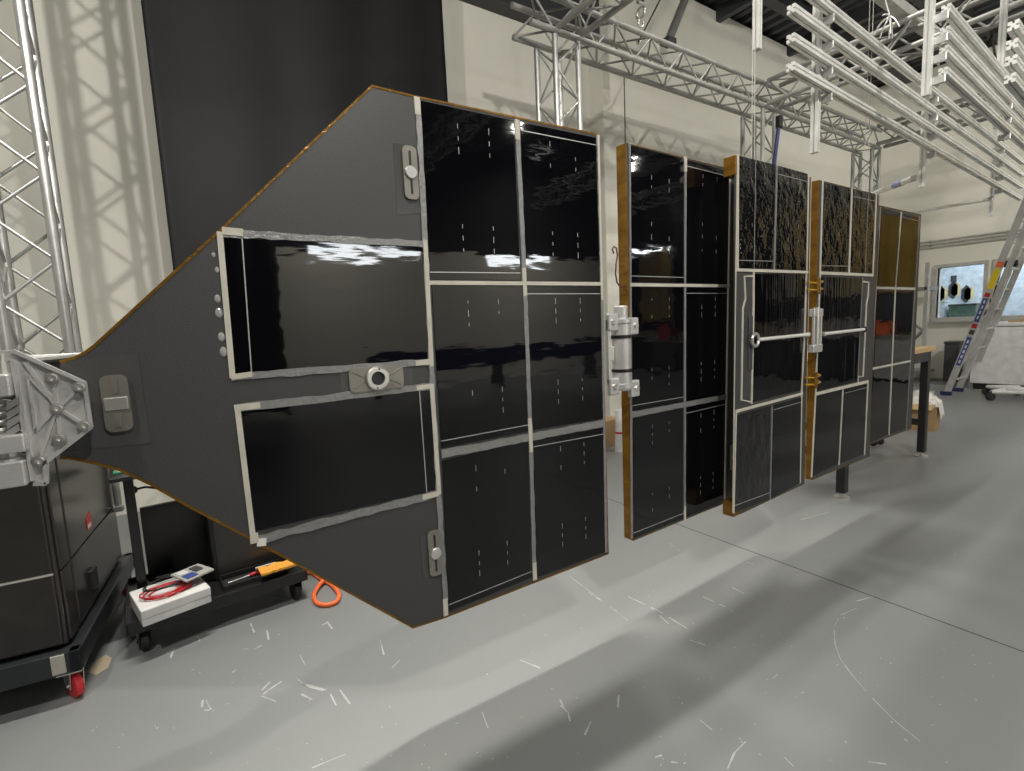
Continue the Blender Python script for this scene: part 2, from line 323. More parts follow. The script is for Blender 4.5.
# ------------------------------------------------------------------ solar panels
ZTOP, ZBOT = 2.148, .396
class Panel:
    def __init__(s, name, label, L, R):
        s.L = V((*L, 0)); s.R = V((*R, 0)); s.e = (s.R-s.L).normalized(); s.nb = V((-s.e.y, s.e.x, 0))
        s.rz = math.atan2(s.e.y, s.e.x); s.w = (s.R-s.L).length
        s.root = thing(name, label, 'solar panel', (s.L.x, s.L.y, 0), s.rz, 'hinged solar array panels')
    def q(s, px, py):       # point on the panel's front sheet -> (u, z)
        r = ray(px, py); t = (s.L-EYE).dot(s.nb)/r.dot(s.nb); p = EYE+r*t
        return ((p-s.L).dot(s.e), p.z)
    def poly(s, pts, y0, y1, name, m, uz=False, parent=None, label=None, mb=None):
        P = pts if uz else [s.q(*p) for p in pts]
        b = (mb or MB()).prism([(u, y0, z) for u, z in P], (0, y1-y0, 0))
        return b if mb else b.build(name, m, parent or s.root, label)
    def strip(s, pts, wd, name, m, y0=-.0055, uz=False, parent=None, label=None, jag=0):
        P = pts if uz else [s.q(*p) for p in pts]; mb = MB()
        Q = [V((P[0][0], 0, P[0][1]))]
        for i in range(len(P)-1):
            a, b = V((P[i][0], 0, P[i][1])), V((P[i+1][0], 0, P[i+1][1])); n = max(1, int((b-a).length/.03)) if jag else 1
            for k in range(1, n+1): Q.append(a.lerp(b, k/n))
        t = [(Q[min(i+1, len(Q)-1)]-Q[max(i-1, 0)]).normalized() for i in range(len(Q))]
        lo = []; hi = []
        for i, p in enumerate(Q):
            n = V((-t[i].z, 0, t[i].x)); k1 = wd/2*(1+jag*random.uniform(-.4, .7)); k2 = wd/2*(1+jag*random.uniform(-.4, .7))
            lo.append(p-n*k1); hi.append(p+n*k2)
        for i in range(len(Q)-1):
            mb.prism([V((v.x, y0, v.z)) for v in (lo[i], lo[i+1], hi[i+1], hi[i])], (0, -y0-.0004, 0))
        return mb.build(name, m, parent or s.root, label)
    def cell(s, pts, m='cell', ticks=True, lines=(), uz=False, tcols=(.36, .70), trows=((.10, .17, .24), (.68, .75, .82))):
        P = pts if uz else [s.q(*p) for p in pts]     # TL TR BR BL
        o = s.poly(P, -.004, -.0004, 'solar_coupon', m, uz=True)
        A, B, Cc, D = [V((u, 0, z)) for u, z in P]
        def at(f, g): return (A.lerp(B, f)).lerp(D.lerp(Cc, f), g)
        mb = MB(); any_ = False
        if ticks:
            for f in tcols:
                for grp in trows:
                    for g in grp:
                        if random.random() < .15: continue
                        a = at(f, g); l = random.uniform(.010, .024); mb.box((a.x-.001, -.0047, a.z-l/2), (a.x+.001, -.0038, a.z+l/2)); any_ = True
        for g0, g1, f0, f1 in lines:
            a, b = at(f0, g0), at(f1, g1); dd = (b-a).normalized(); n = V((-dd.z, 0, dd.x))*.0016
            mb.prism([V((v.x, -.0047, v.z)) for v in (a+n, b+n, b-n, a-n)], (0, .0009, 0)); any_ = True
        if any_: mb.build('interconnect', 'tick', o)
        return o
    def fitting(s, px, py, ln=.16, wd=.055, vert=True, film=None):
        u, z = s.q(px, py)
        if film: s.poly(film, -.0016, -.0003, 'film_patch', 'film')
        a, b = (wd/2, ln/2) if vert else (ln/2, wd/2); pts = []
        for cx_, cz_, g0 in ((a-.016, b-.016, 0), (-a+.016, b-.016, 90), (-a+.016, -b+.016, 180), (a-.016, -b+.016, 270)):
            for k in range(5): g = math.radians(g0+k*22.5); pts.append((u+cx_+.016*math.cos(g), z+cz_+.016*math.sin(g)))
        o = s.poly(pts, -.012, -.002, 'hold_down_fitting', 'fit', uz=True)
        return o, u, z
# panel 1 with the yoke
p1 = Panel('yoke_solar_panel', 'nearest solar panel tapering left into a dark triangular yoke', (.723, 1.577), (1.496, 1.556))
T = .034
ol = [(372,86),(415,96.5),(598,134.5),(608,553.5),(444,617.5),(413,627.5),(330,582),(255,541),(190,507),(150,484),(120,470),(98,464),(70,458),(60,458),(60,362),(75,357.5),(84,353),(95,345),(120,322),(170,276),(228,223),(300,154)]
p1.poly(ol, 0, T, 'core_panel', 'carbon')
# amber film wrapping the rim: thin walls just outside the core
P = [p1.q(*q) for q in ol]; cu = sum(u for u, z in P)/len(P); n = len(P); mb = MB()
area = sum(P[i][0]*P[(i+1) % n][1]-P[(i+1) % n][0]*P[i][1] for i in range(n)); sg = 1 if area > 0 else -1
off = []
for i in range(n):
    a, b, c = V(P[i-1]), V(P[i]), V(P[(i+1) % n]); t1, t2 = (b-a).normalized(), (c-b).normalized()
    n1, n2 = V((t1.y, -t1.x))*sg, V((t2.y, -t2.x))*sg; m_ = (n1+n2).normalized(); off.append(b+m_*.003/max(.4, m_.dot(n1)))
for i in range(n):
    if i == 13: continue
    jn = (i+1) % n
    for (y0, y1, inn) in ((-.0018, T+.001, 0), ):
        a, b, c, d = V(P[i]), V(P[jn]), off[jn], off[i]
        ii = (a+(a-d)*1.2, b+(b-c)*1.2)
        mb.prism([(d.x, y0, d.y), (c.x, y0, c.y), (b.x, y0, b.y), (a.x, y0, a.y)], (0, y1-y0, 0))
        mb.prism([(a.x, y0, a.y), (b.x, y0, b.y), (ii[1].x, y0, ii[1].y), (ii[0].x, y0, ii[0].y)], (0, .0014, 0))
mb.build('edge_film', 'gold', p1.root)
p1.cell([(224,238),(423,247),(428,359),(234,374)], 'cell', ticks=False, lines=((0, 1, .075, .075),))
p1.cell([(242,412),(430,389),(437,489),(254,531)], 'cell', ticks=False, lines=((0, 1, .93, .93),))
BL = ((.955, .955, 0, 1),); TL = ((.05, .05, 0, 1),)
p1.cell([(420.5,101),(513,121),(520,280),(430,280)], 'cell', lines=BL)
p1.cell([(520,122.5),(595,138),(599,281.5),(525,281)], 'cell', lines=TL)
p1.cell([(431.5,286),(522.5,286.5),(528,431),(441,448)], 'cell', lines=BL)
p1.cell([(526.5,286.5),(599.5,287),(602.5,418.5),(531.5,430)], 'cell', lines=TL)
p1.cell([(442,460.5),(527.5,441),(531,577),(448.5,611)], 'cell', lines=BL)
p1.cell([(533,439.5),(602.5,427.5),(605,551.5),(536.5,577)], 'cell', lines=TL)
p1.strip([(417,100),(425,245),(430.5,362),(438,493),(445,600)], .017, 'edge_adhesive', 'glue', jag=.5)
p1.strip([(416,97.5),(417.5,115)], .019, 'edge_tape', 'tape', y0=-.0068); p1.strip([(444.6,598),(445.4,615)], .017, 'edge_tape', 'tape', y0=-.0068)
p1.strip([(424.5,240),(431,366)], .015, 'edge_tape', 'tape', y0=-.0068); p1.strip([(431,384),(438.5,494)], .015, 'edge_tape', 'tape', y0=-.0072)
p1.strip([(516.5,122),(524,281),(530,435),(534,578)], .017, 'edge_adhesive', 'glue', jag=.3)
p1.strip([(516.2,120),(517,140)], .02, 'edge_tape', 'tape', y0=-.0068); p1.strip([(533.6,562),(534.3,579.5)], .018, 'edge_tape', 'tape', y0=-.0068)
p1.strip([(528.8,418),(530.4,452)], .016, 'edge_tape', 'tape', y0=-.0075); p1.strip([(523,268),(524.3,296)], .016, 'edge_tape', 'tape', y0=-.0075)
p1.strip([(597.5,136.5),(601,284),(603.5,421),(605.5,552)], .013, 'edge_adhesive', 'glue', jag=.2)
p1.strip([(597.3,135.5),(601.2,300)], .011, 'edge_tape', 'tape', y0=-.0068)
p1.strip([(428.5,282.8),(600.5,284)], .014, 'edge_tape', 'tape', y0=-.0064)
p1.strip([(441,454),(603,423)], .028, 'edge_adhesive', 'glue', jag=.25, y0=-.0062)
p1.strip([(219.5,232),(232.5,378)], .0145, 'edge_tape', 'tape', y0=-.0066)
p1.strip([(222,233.5),(424,244)], .018, 'edge_adhesive', 'glue', jag=.5)
p1.strip([(222,231),(243,233)], .02, 'edge_tape', 'tape', y0=-.0075); p1.strip([(231,377),(252,374)], .015, 'edge_tape', 'tape', y0=-.0075)
p1.strip([(231,377),(429,362)], .020, 'edge_adhesive', 'glue', jag=.5); p1.strip([(415,363),(430,361.5)], .018, 'edge_tape', 'tape', y0=-.007)
p1.strip([(237,406),(253,538)], .0145, 'edge_tape', 'tape', y0=-.0066)
p1.strip([(236,408),(431,386)], .020, 'edge_adhesive', 'glue', jag=.5); p1.strip([(234,408),(260,405)], .018, 'edge_tape', 'tape', y0=-.007); p1.strip([(416,388),(432,385.5)], .015, 'edge_tape', 'tape', y0=-.007)
p1.strip([(256,540),(438,493)], .022, 'edge_adhesive', 'glue', jag=.6); p1.strip([(422,497),(438,493)], .018, 'edge_tape', 'tape', y0=-.007)
p1.strip([(250,538.5),(258,537)], .028, 'edge_tape', 'tape', y0=-.008); p1.strip([(257,542),(266,541)], .022, 'edge_tape', 'paper', y0=-.008)
mb = MB()
for px, py, r in ((217.5,299,.010),(219,313,.012),(221.5,337,.011),(223.5,352,.012),(217,270,.007),(213.5,255,.006)):
    u, z = p1.q(px, py); MB().ball((u, -.001, z), r*.8, (1.0, .3, 1.5)).build('adhesive_bead', 'blob', p1.root)
def bolt(pn, f, u, z, wd=.034, hh=.016):
    MB().lathe((u, -.012, z), (0, -1, 0), [(0, .021), (.006, .021), (.008, .018), (.008, 0)], 20).build('bolt', 'steel', f)
    MB().box((u-.0035, -.0135, z+.022), (u+.0035, -.0115, z+.066)).build('slot', 'black', f); MB().box((u-.0035, -.0135, z-.066), (u+.0035, -.0115, z-.022)).build('slot', 'black', f)
for px, py, fl in ((409.5,173.5,[(393,143),(415,146),(422,213),(397,215)]), (434,552,[(420,536),(441,531),(445,574),(423,578)])):
    f, u, z = p1.fitting(px, py, .165, .048, True, fl); bolt(p1, f, u, z)
f, u, z = p1.fitting(117, 403, .142, .056, True, [(62,361),(138,354),(151,443),(66,452)])
MB().bbox((u-.024, -.0165, z-.016), (u+.024, -.011, z+.016), .003).build('bolt', 'steel', f); MB().box((u-.007, -.0145, z+.025), (u+.007, -.0115, z+.060)).build('slot', 'fit', f); MB().box((u-.007, -.0145, z-.060), (u+.007, -.0115, z-.025)).build('slot', 'fit', f)
f, u, z = p1.fitting(376, 378, .175, .075, False, [(340,371),(412,365),(414,385),(341,393)])
MB().lathe((u, -.012, z), (0, -1, 0), [(0, .038), (.010, .038), (.013, .034), (.013, .022), (.004, .021)], 32).build('flange_ring', 'steel', f)
MB().lathe((u, -.0121, z), (0, -1, 0), [(0, .021), (.002, .021), (.002, 0)], 24).build('bore', 'black', f)
mb = MB()
for s in (-1, 1):
    for q in (-1, 1): mb.tube([(u+s*.042, -.0125, z+q*.008), (u+s*.078, -.0125, z+q*.026)], .0022, 6)
mb.build('rib', 'fit', f)
mb = MB(); [mb.tube([(u+.03*math.cos(g), -.026, z+.03*math.sin(g)), (u+.03*math.cos(g), -.0235, z+.03*math.sin(g))], .003, 8) for g in (1.4, 4.55)]; mb.build('screw', 'black', f)

def rect_core(p, u0, u1, m='carbon', t=T, z0=ZBOT, z1=ZTOP):
    MB().box((u0, 0, z0), (u1, t, z1)).build('core_panel', m, p.root)
def gold_edge(p, u0, u1, left=True, top=True, t=T, z0=ZBOT, z1=ZTOP):
    mb = MB()
    if left: mb.bbox((u0-.004, -.0015, z0-.003), (u0, t+.004, z1+.003), .001)
    mb.bbox((u0-.004, -.0015, z1), (u1+.004, t+.004, z1+.004), .001); mb.bbox((u0-.004, -.0015, z0-.004), (u1+.004, t+.004, z0), .001)
    mb.bbox((u1, -.0015, z0), (u1+.004, t+.004, z1), .001)
    mb.build('edge_film', 'gold', p.root)
# panel 2
p2 = Panel('solar_panel', 'second solar panel from the yoke with a thick amber left edge', (1.68, 1.573), (2.44, 1.5935))
T2 = .050
u1 = .86; rect_core(p2, 0, u1, t=T2); gold_edge(p2, 0, u1, t=T2)
p2.cell([(631,146),(683,159),(683,283),(631,282)], 'cell', lines=BL, trows=((.2, .27), (.55, .65, .75)))
p2.cell([(686.5,160),(728.3,171),(726.6,284),(685.5,283)], 'cell', lines=TL, trows=((.1, .17), (.5, .6, .72)))
p2.cell([(631.5,287),(683,287.5),(682.5,402),(632,411)], 'cell', lines=BL)
p2.cell([(686,287.5),(726.2,288),(724.6,394),(685.5,401.5)], 'cell', lines=TL)
p2.cell([(632.5,418),(682.5,408),(682.5,518),(633,538)], 'cell', lines=BL)
p2.cell([(685.5,407.5),(724.5,399),(722.6,501.5),(685.5,517)], 'cell', lines=TL)
p2.strip([(629,144),(631.5,538)], .009, 'edge_adhesive', 'glue', jag=.3)
p2.strip([(684.8,159),(684.3,285),(684,519)], .014, 'edge_adhesive', 'glue', jag=.2); p2.strip([(684.8,157),(684.7,172)], .017, 'edge_tape', 'tape', y0=-.007); p2.strip([(684,506),(684,520)], .014, 'edge_tape', 'tape', y0=-.007)
p2.strip([(629.5,284.8),(729,286)], .014, 'edge_tape', 'tape', y0=-.0064); p2.strip([(631,414.5),(726.5,396.5)], .024, 'edge_adhesive', 'glue', jag=.25, y0=-.0062)
p2.strip([(729.7,170.5),(727.6,290),(724,503)], .009, 'edge_tape', 'tape', y0=-.0064)
for px, py in ((735,218),(731.5,457)):
    u, z = p2.q(px, py); f = MB().bbox((u-.02, -.012, z-.07), (u+.02, -.0005, z+.07), .008).build('hold_down_fitting', 'fit', p2.root)
    MB().lathe((u, -.012, z), (0, -1, 0), [(0, .018), (.006, .018), (.008, .014), (.008, 0)], 16).build('bolt', 'steel', f)
a = p2.q(621, 286); mb = MB(); zz = a[1]
p2_c = [(-.090, .0, zz+.135), (-.098, .0, zz+.152), (-.090, .0, zz+.165), (-.074, .0, zz+.158), (-.068, .0, zz+.130), (-.078, .0, zz+.09), (-.082, .0, zz+.05), (-.070, .004, zz+.015), (-.045, .008, zz-.004), (-.02, .014, zz+.004), (-.003, .02, zz+.004)]
mb.tube(p2_c, .0035, 8).build('cable_pigtail', mat('brown_cable', (.10, .045, .03), .4), p2.root, 'brown curled cable')
# panel 3
p3 = Panel('solar_panel', 'third solar panel from the yoke, standing proud, rod and ring at its left', (2.272, 1.4475), (2.998, 1.4811))
u1 = p3.q(808, 250)[0]+.012
MB().box((0, 0, ZBOT), (u1, .006, ZTOP)).build('face_sheet', 'carbon', p3.root)
MB().box((.075, .006, ZBOT+.04), (u1, .05, ZTOP-.04)).build('core_panel', 'carbon', p3.root)
mb = MB(); mb.bbox((-.004, -.0015, ZTOP-.085), (.06, .058, ZTOP+.003), .002); mb.bbox((-.004, -.0015, ZBOT-.003), (.06, .058, ZBOT+.075), .002)
mb.bbox((.06, -.0015, ZTOP), (u1+.004, .05, ZTOP+.004), .001); mb.bbox((.06, -.0015, ZBOT-.004), (u1+.004, .05, ZBOT), .001); mb.bbox((u1, -.0015, ZBOT), (u1+.004, .05, ZTOP), .001)
mb.build('edge_film', 'gold', p3.root)
p3.cell([(738.5,156),(775,165),(772,268.5),(738,268)], 'cell_rough', lines=((.93, .93, 0, 1), (0, 1, .43, .43)), trows=((.2,), (.6, .8)))
p3.cell([(778,166),(807,174),(805.5,270.5),(775,269)], 'cell_rough', lines=((.08, .08, 0, 1),), trows=((.2,), (.55, .7)))
p3.cell([(754,274),(804.5,274),(800,390),(752,402)], 'cell_rib', ticks=False)
p3.cell([(736.5,415),(770,406),(768.5,499),(734,512)], 'cell_rough', ticks=False, lines=((.93, .93, 0, 1),))
p3.cell([(773,405),(800.5,397.5),(799,483),(771,498)], 'cell', ticks=False, lines=TL)
sw = .011
p3.strip([(737.5,154),(737,271)], sw, 'edge_tape', 'tape'); p3.strip([(736,270),(807,272.3)], .014, 'edge_tape', 'tape', y0=-.006); p3.strip([(808,174),(806,272),(804,334),(801,394),(799.5,483)], sw, 'edge_tape', 'tape')
p3.strip([(776.3,166),(773.5,270)], .013, 'edge_adhesive', 'glue'); p3.strip([(753,272),(753,304),(751,404)], .011, 'edge_tape', 'tape')
p3.strip([(753,276.3),(743.8,276.3),(744.8,299),(742.2,309),(740.8,400),(751,402)], .009, 'edge_tape', 'tape', y0=-.006)
p3.strip([(735,411.5),(802,393.5)], .014, 'edge_tape', 'tape', y0=-.006); p3.strip([(735.5,411),(733,513)], .010, 'edge_tape', 'tape'); p3.strip([(771.5,405),(769.5,500)], .012, 'edge_adhesive', 'glue')
p3.strip([(737,154),(732.3,512)], .005, 'edge_tape', 'tape', y0=-.004)
a, b = p3.q(751, 340), p3.q(805, 334.5)
f = MB().tube([(a[0]+.03, -.022, a[1]), (b[0], -.022, b[1])], .0095, 12).build('tie_rod', 'extr', p3.root, 'white tie rod'); MB().ring((a[0], -.022, a[1]), (0, 1, 0), .031, .0085, 28, 8).build('ring_end', 'steel', f)
MB().bbox((b[0]-.02, -.03, b[1]-.013), (b[0], -.003, b[1]+.013)).build('rod_bracket', 'steel', f)
MB().bbox((a[0]-.03, -.006, a[1]-.15), (a[0]+.008, -.001, a[1]+.12), .003).build('film_patch', 'film', p3.root)
# panel 4
p4 = Panel('solar_panel', 'fourth solar panel from the yoke, just in front of the workbench', (3.158, 1.489), (3.883, 1.4917))
u1 = p4.q(876, 250)[0]+.008; rect_core(p4, -.004, u1, t=.036); gold_edge(p4, -.008, u1, t=.036)
p4.cell([(823.5,183),(850,189),(847,271),(820.5,271)], 'cell_rough', ticks=False, lines=((.94, .94, 0, 1),))
p4.cell([(853,190),(875,195),(871.5,273),(850,272)], 'cell_rough', ticks=False, lines=((.08, .08, 0, 1), (0, 1, .66, .66)))
p4.cell([(821,276.5),(861.5,278.5),(856.5,381),(816.5,391)], 'cell_rib', ticks=False)
p4.cell([(816,396),(841,390),(837.5,464),(812,476)], 'cell_flat', ticks=False)
p4.cell([(844,389.5),(866,384),(863,454),(840,463)], 'cell_flat', ticks=False, lines=TL)
p4.strip([(822.3,181),(819.6,273),(815,394),(811,477)], sw, 'edge_tape', 'tape'); p4.strip([(820,273),(872.5,275.3)], .017, 'edge_tape', 'tape', y0=-.006); p4.strip([(876,193),(872.3,275)], sw, 'edge_tape', 'tape')
p4.strip([(851.5,188),(848.5,273)], .013, 'edge_tape', 'tape'); p4.strip([(862,281.5),(868.2,282.6),(867.6,296),(866,304),(862.6,376.5),(857.8,376.5),(857.2,383)], .010, 'edge_tape', 'tape', y0=-.006)
p4.strip([(862,277),(857,383)], .008, 'edge_tape', 'glue'); p4.strip([(815,394),(867.5,381.5)], .018, 'edge_tape', 'tape', y0=-.006); p4.strip([(867.5,381),(864,455)], sw, 'edge_tape', 'tape'); p4.strip([(842.5,389.5),(838.5,465)], .009, 'edge_tape', 'tape')
a, b = p4.q(820, 334), p4.q(860, 329.5)
f = MB().tube([(a[0], -.022, a[1]), (b[0], -.022, b[1])], .010, 12).build('tie_rod', 'extr', p4.root, 'white tie rod'); MB().ball((b[0]+.012, -.022, b[1]), .02, (1, .8, 1)).build('rod_knob', 'black', f)
MB().bbox((a[0], -.03, a[1]-.013), (a[0]+.02, -.003, a[1]+.013)).build('rod_bracket', 'steel', f)
# panel 5
p5 = Panel('solar_panel', 'farthest solar panel at the end of the row beside the bench top', (4.308, 1.632), (5.033, 1.633))
u1 = p5.q(919, 250)[0]+.004; rect_core(p5, -.13, u1, t=.028); gold_edge(p5, -.13, u1, t=.028)
p5.cell([(881,208),(900,213),(893.5,286.5),(877.5,286)], 'cell_flat', ticks=False); p5.cell([(902,213.5),(918,217.5),(913.5,287),(896,286.5)], 'cell_flat', ticks=False, lines=TL)
p5.cell([(877,290.5),(894,291),(889.5,364),(873.5,367)], 'cell', ticks=False); p5.cell([(896,291),(913.5,291),(909,360),(892,363.5)], 'cell', ticks=False)
p5.cell([(873,370.5),(890,367),(887.5,434.5),(868.5,443)], 'cell_flat', ticks=False); p5.cell([(892,366.5),(909,363),(905,428),(889.5,434)], 'cell_flat', ticks=False)
p5.strip([(880,207),(867,444)], .015, 'edge_adhesive', 'glue'); p5.strip([(901,212),(895,288),(888.5,435)], .013, 'edge_tape', 'tape'); p5.strip([(919,216),(905.5,431)], .012, 'edge_adhesive', 'glue')
p5.strip([(876,287.8),(914.5,288.8)], .018, 'edge_tape', 'tape'); p5.strip([(872.5,368.5),(910,361)], .015, 'edge_tape', 'tape')
for py in (240, 400):
    a = p5.q(877.5, py)[1]; MB().bbox((-.02-.055, -.012, a-.06), (-.02, -.0005, a+.06), .006).build('hold_down_fitting', 'fit', p5.root)

# hinge drives between panels
hx = 1.59; zt, zb = onY(618, 306, 1.56).z, onY(618, 395, 1.56).z; hh = zt-zb
root = thing('hinge_drive', 'bright aluminium cylinder hinge joining yoke panel and second panel', 'hinge', (hx+.01, 1.548, zb)); cyl = lambda prof, nm, m, n=28: MB().lathe((0, 0, 0), (0, 0, 1), [(a*hh, r) for a, r in prof], n).build(nm, m, root)
cyl([(.72, 0), (.72, .030), (.985, .030), (1.0, .027), (1.0, .018), (.93, .017)], 'hub', 'mill')
cyl([(.30, 0), (.30, .041), (.64, .041), (.64, 0)], 'drum', 'mill'); cyl([(.265, 0), (.265, .044), (.30, .044), (.30, 0)], 'seal_ring', 'black'); cyl([(.64, 0), (.64, .044), (.675, .044), (.675, 0)], 'seal_ring', 'black')
cyl([(.06, 0), (.06, .042), (.09, .048), (.13, .048), (.14, .042), (.262, .042), (.262, 0)], 'collar', 'mill'); cyl([(.678, 0), (.678, .042), (.80, .042), (.81, .048), (.85, .048), (.86, .034), (.86, 0)], 'collar', 'mill')
for s in (-1, 1):
    for q in (.09, .80):
        zc = q*hh+(.0 if s < 0 else -.02)
        f = MB().bbox((s*.035, -.022, zc-.028), (s*.088, .004, zc+.045), .006).build('lug', 'mill', root); MB().lathe((s*.068, -.022, zc+.01), (0, -1, 0), [(0, .012), (.007, .012), (.007, 0)], 6).build('bolt', 'steel', f)
mb = MB().bbox((-.088, -.012, .05), (-.076, .006, hh*.86), .003); mb.build('backing_strap', 'mill', root)
MB().bbox((-.074, -.004, hh*.40), (-.045, .012, hh*.56), .003).build('spacer', 'tape', root)
hx = 3.083; zt, zb = onY(812, 309, 1.48).z, onY(812, 352, 1.48).z
root = thing('hinge_drive', 'small bright hinge joining third and fourth panels', 'hinge', (hx-.004, 1.452, zb)); hh = zt-zb
for q in (0, .82): MB().bbox((-.05, -.012, q*hh), (.055, .02, q*hh+.045), .005).build('lug', 'mill', root)
mb = MB().lathe((0, .0, 0), (0, 0, 1), [(.03, 0), (.03, .016), (hh+.01, .016), (hh+.01, 0)], 16); mb.build('hinge_pin', 'steel', root)
MB().bbox((.035, -.01, 0), (.048, .004, hh), .003).bbox((-.046, -.01, 0), (-.034, .004, hh), .003).build('side_strap', 'mill', root)
for k, py in enumerate((286, 379)):
    zc = onY(812, py, 1.48).z; root = thing('cable_bundle', ['upper amber wrapped cable bridging third and fourth panels', 'lower amber wrapped cable bridging third and fourth panels'][k], 'cable', (3.03, 1.465, zc))
    for i in range(2): MB().tube([(-.035, .0, -.022+i*.04), (.03, -.022, -.028+i*.04), (.09, -.02, -.018+i*.04), (.125, .012, -.014+i*.04)], .0065, 10).build('cable', mat('gold_cable', (.50, .29, .03), .3, .5), root)
    MB().bbox((.02, -.03, -.05), (.05, -.004, .045), .005).build('wrap', 'gold', root)

# ------------------------------------------------------------------ offload racks of white extrusion
def extr(mb, p0, p1, s=.039):
    p0, p1 = V(p0), V(p1); d = p1-p0; t = d.normalized(); a = t.cross(V((0, 0, 1)) if abs(t.z) < .9 else V((1, 0, 0))).normalized(); b = t.cross(a); h = s/2; g = s*.10; dp = s*.28
    q = []
    for k in range(4):
        g0 = k*math.pi/2; R = lambda x, y: (x*math.cos(g0)-y*math.sin(g0), x*math.sin(g0)+y*math.cos(g0))
        q += [R(h, -h), R(h, -g), R(h-dp, -g), R(h-dp, g), R(h, g)]
    return mb.prism([p0+a*x+b*y for x, y in q], d)
RZ = .055
def onL(px, py, x0, y0, dy=0):     # pixel ray meets the slightly turned rack plane
    n = V((-math.sin(RZ), math.cos(RZ), 0)); o = V((x0, y0, 0))+n*dy; r = ray(px, py); p = EYE+r*((o-EYE).dot(n)/r.dot(n)); return V(((p-o).dot(V((math.cos(RZ), math.sin(RZ), 0)))+x0, 0, p.z))
def rack(label, y, bars, x0, x1, posts, top=3.86):
    root = thing('offload_rack', label, 'rack', (x0, y, 0), RZ, 'overhead racks of white aluminium extrusion')
    for z in bars:
        extr(MB(), (0, 0, z), (x1-x0, 0, z)).build('rail', 'extr', root)
    for px, zb in posts:
        extr(MB(), (px-x0, .052, zb), (px-x0, .052, top), .037).build('post', 'extr', root)
        for z in bars:
            mb = MB(); mb.bbox((px-x0+.025, -.02, z-.065), (px-x0+.04, .05, z-.023), .003); mb.bbox((px-x0+.025, .02, z-.065), (px-x0+.085, .027, z-.023), .003)
            for i in range(2): mb.tube([(px-x0+.05+i*.022, .012, z-.044), (px-x0+.05+i*.022, .03, z-.044)], .007, 8)
            mb.build('bracket', 'alu', root)
    return root
yA = 1.42; zA = [onY(790, 67, yA).z, onY(790, 38, yA).z, onY(791, 9, yA).z]; zA.append(zA[2]+.135)
xA = onY(790, 66, yA).x
rA = rack('long white rack of four rails directly above the solar panels', yA, zA, xA, onL(1021, 192, xA, yA).x, [(onL(*q, xA, yA, .05).x, onL(*q, xA, yA, .05).z) for q in ((815, 153), (922, 187), (991, 216))])
yB_ = 1.06; zB = [onY(942, 71, yB_).z, onY(944, 50, yB_).z, onY(945, 31, yB_).z, onY(950, 12, yB_).z]
xB = onY(943, 66, yB_).x
rack('middle white rack whose rails start beside the wide bright post', yB_, zB, xB, 7.2, [(onL(*q, xB, yB_, .05).x, onL(*q, xB, yB_, .05).z) for q in ((926.5, 96), (997, 128))])
yC_ = .74; zC = [onY(1012, 80, yC_).z, onY(1013, 62, yC_).z, onY(1013, 45, yC_).z, onY(1014, 26, yC_).z]
rack('nearest white rack cut off by the upper right corner of the view', yC_, zC, onY(1011, 60, yC_).x, 7.0, [(5.0, 2.5)])
p = onY(757, 49, 1.52); root = thing('hanging_post', 'single white extrusion post hanging above the second solar panel', 'post', (p.x, p.y, p.z)); extr(MB(), (0, 0, 0), (0, 0, 2.2), .032).build('profile', 'extr', root)
MB().bbox((-.016, -.016, -.006), (.016, .016, 0)).build('end_cap', 'alu', root)
# suspension lines
for k, (px, pz, y, lab) in enumerate(((752, 2.16, 1.5, 'faint pale line dropping from the single post to the third panel'), (866, 2.155, 1.51, 'thin pale paired line hanging the fourth panel'), )):
    x = onY(px, 120, y).x; root = thing('suspension_line', lab, 'line', (x, y, pz))
    MB().tube([(0, 0, 0), (0, 0, 3.2)], .0017, 6).build('cord', 'string', root)
    if k: MB().tube([(.05, 0, 0), (.05, 0, 3.2)], .0017, 6).build('cord', 'string', root)
    else: MB().tube([(.025, 0, 0), (.02, 0, .56)], .0017, 6).build('cord', 'string', root)
    MB().bbox((-.01, -.008, -.008), (.01, .008, .012)).build('clip', 'steel', root)
# stabiliser tubes from the posts
for (pa, pb, lab, bl) in (((914, 178), (850, 203), 'white stabiliser tube with blue sleeve behind the fourth panel', True), ((991, 199), (880, 218), 'white stabiliser tube above the farthest panel', False)):
    a, b = onY(*pa, 1.52), onY(*pb, 3.3); root = thing('stabiliser_tube', lab, 'tube', a); d = b-a
    MB().tube([(0, 0, 0), d], .022 if bl else .016, 12).build('tube', 'extr', root)
    if bl: MB().tube([d*.10, d*.19], .025, 14).build('sleeve', mat('pale_blue_sleeve', (.30, .36, .62), .5), root)
    MB().bbox((-.018, -.018, -.02), (.012, .018, .02)).build('clamp', 'alu', root)
# white lashed cable ends on the roof beam
a, b = onY(880, -2, 2.2), onY(934, 50, 2.2); root = thing('ceiling_runway', 'flat pale metal runway beam under the dark roof', 'beam', a); d = V(((b-a).x*3, 0, 0))
MB().bbox((-1.2, -.05, -.012), (d.x, .05, .0)).build('flange', 'lgrey', root); MB().bbox((-1.2, -.006, 0), (d.x, .006, .14)).build('web', 'lgrey', root)
p = onY(890, 22, 2.1); root = thing('cable_tie_tangle', 'tangle of white cord ends dangling under the roof', 'cord', p); 
for k in range(9):
    pts = [V((0, 0, .05))]; dr = V((random.uniform(-1, 1), random.uniform(-.6, .6), random.uniform(-1.4, .3))).normalized()
    for i in range(4): pts.append(pts[-1]+dr*.035+V((random.uniform(-.01, .01), 0, -.008*i)))
    MB().tube(pts, .006, 6).build('cord_end', 'extr', root)
MB().tube([(0, 0, .04), (0, .08, .35)], .005, 6).build('tie', 'extr', root)
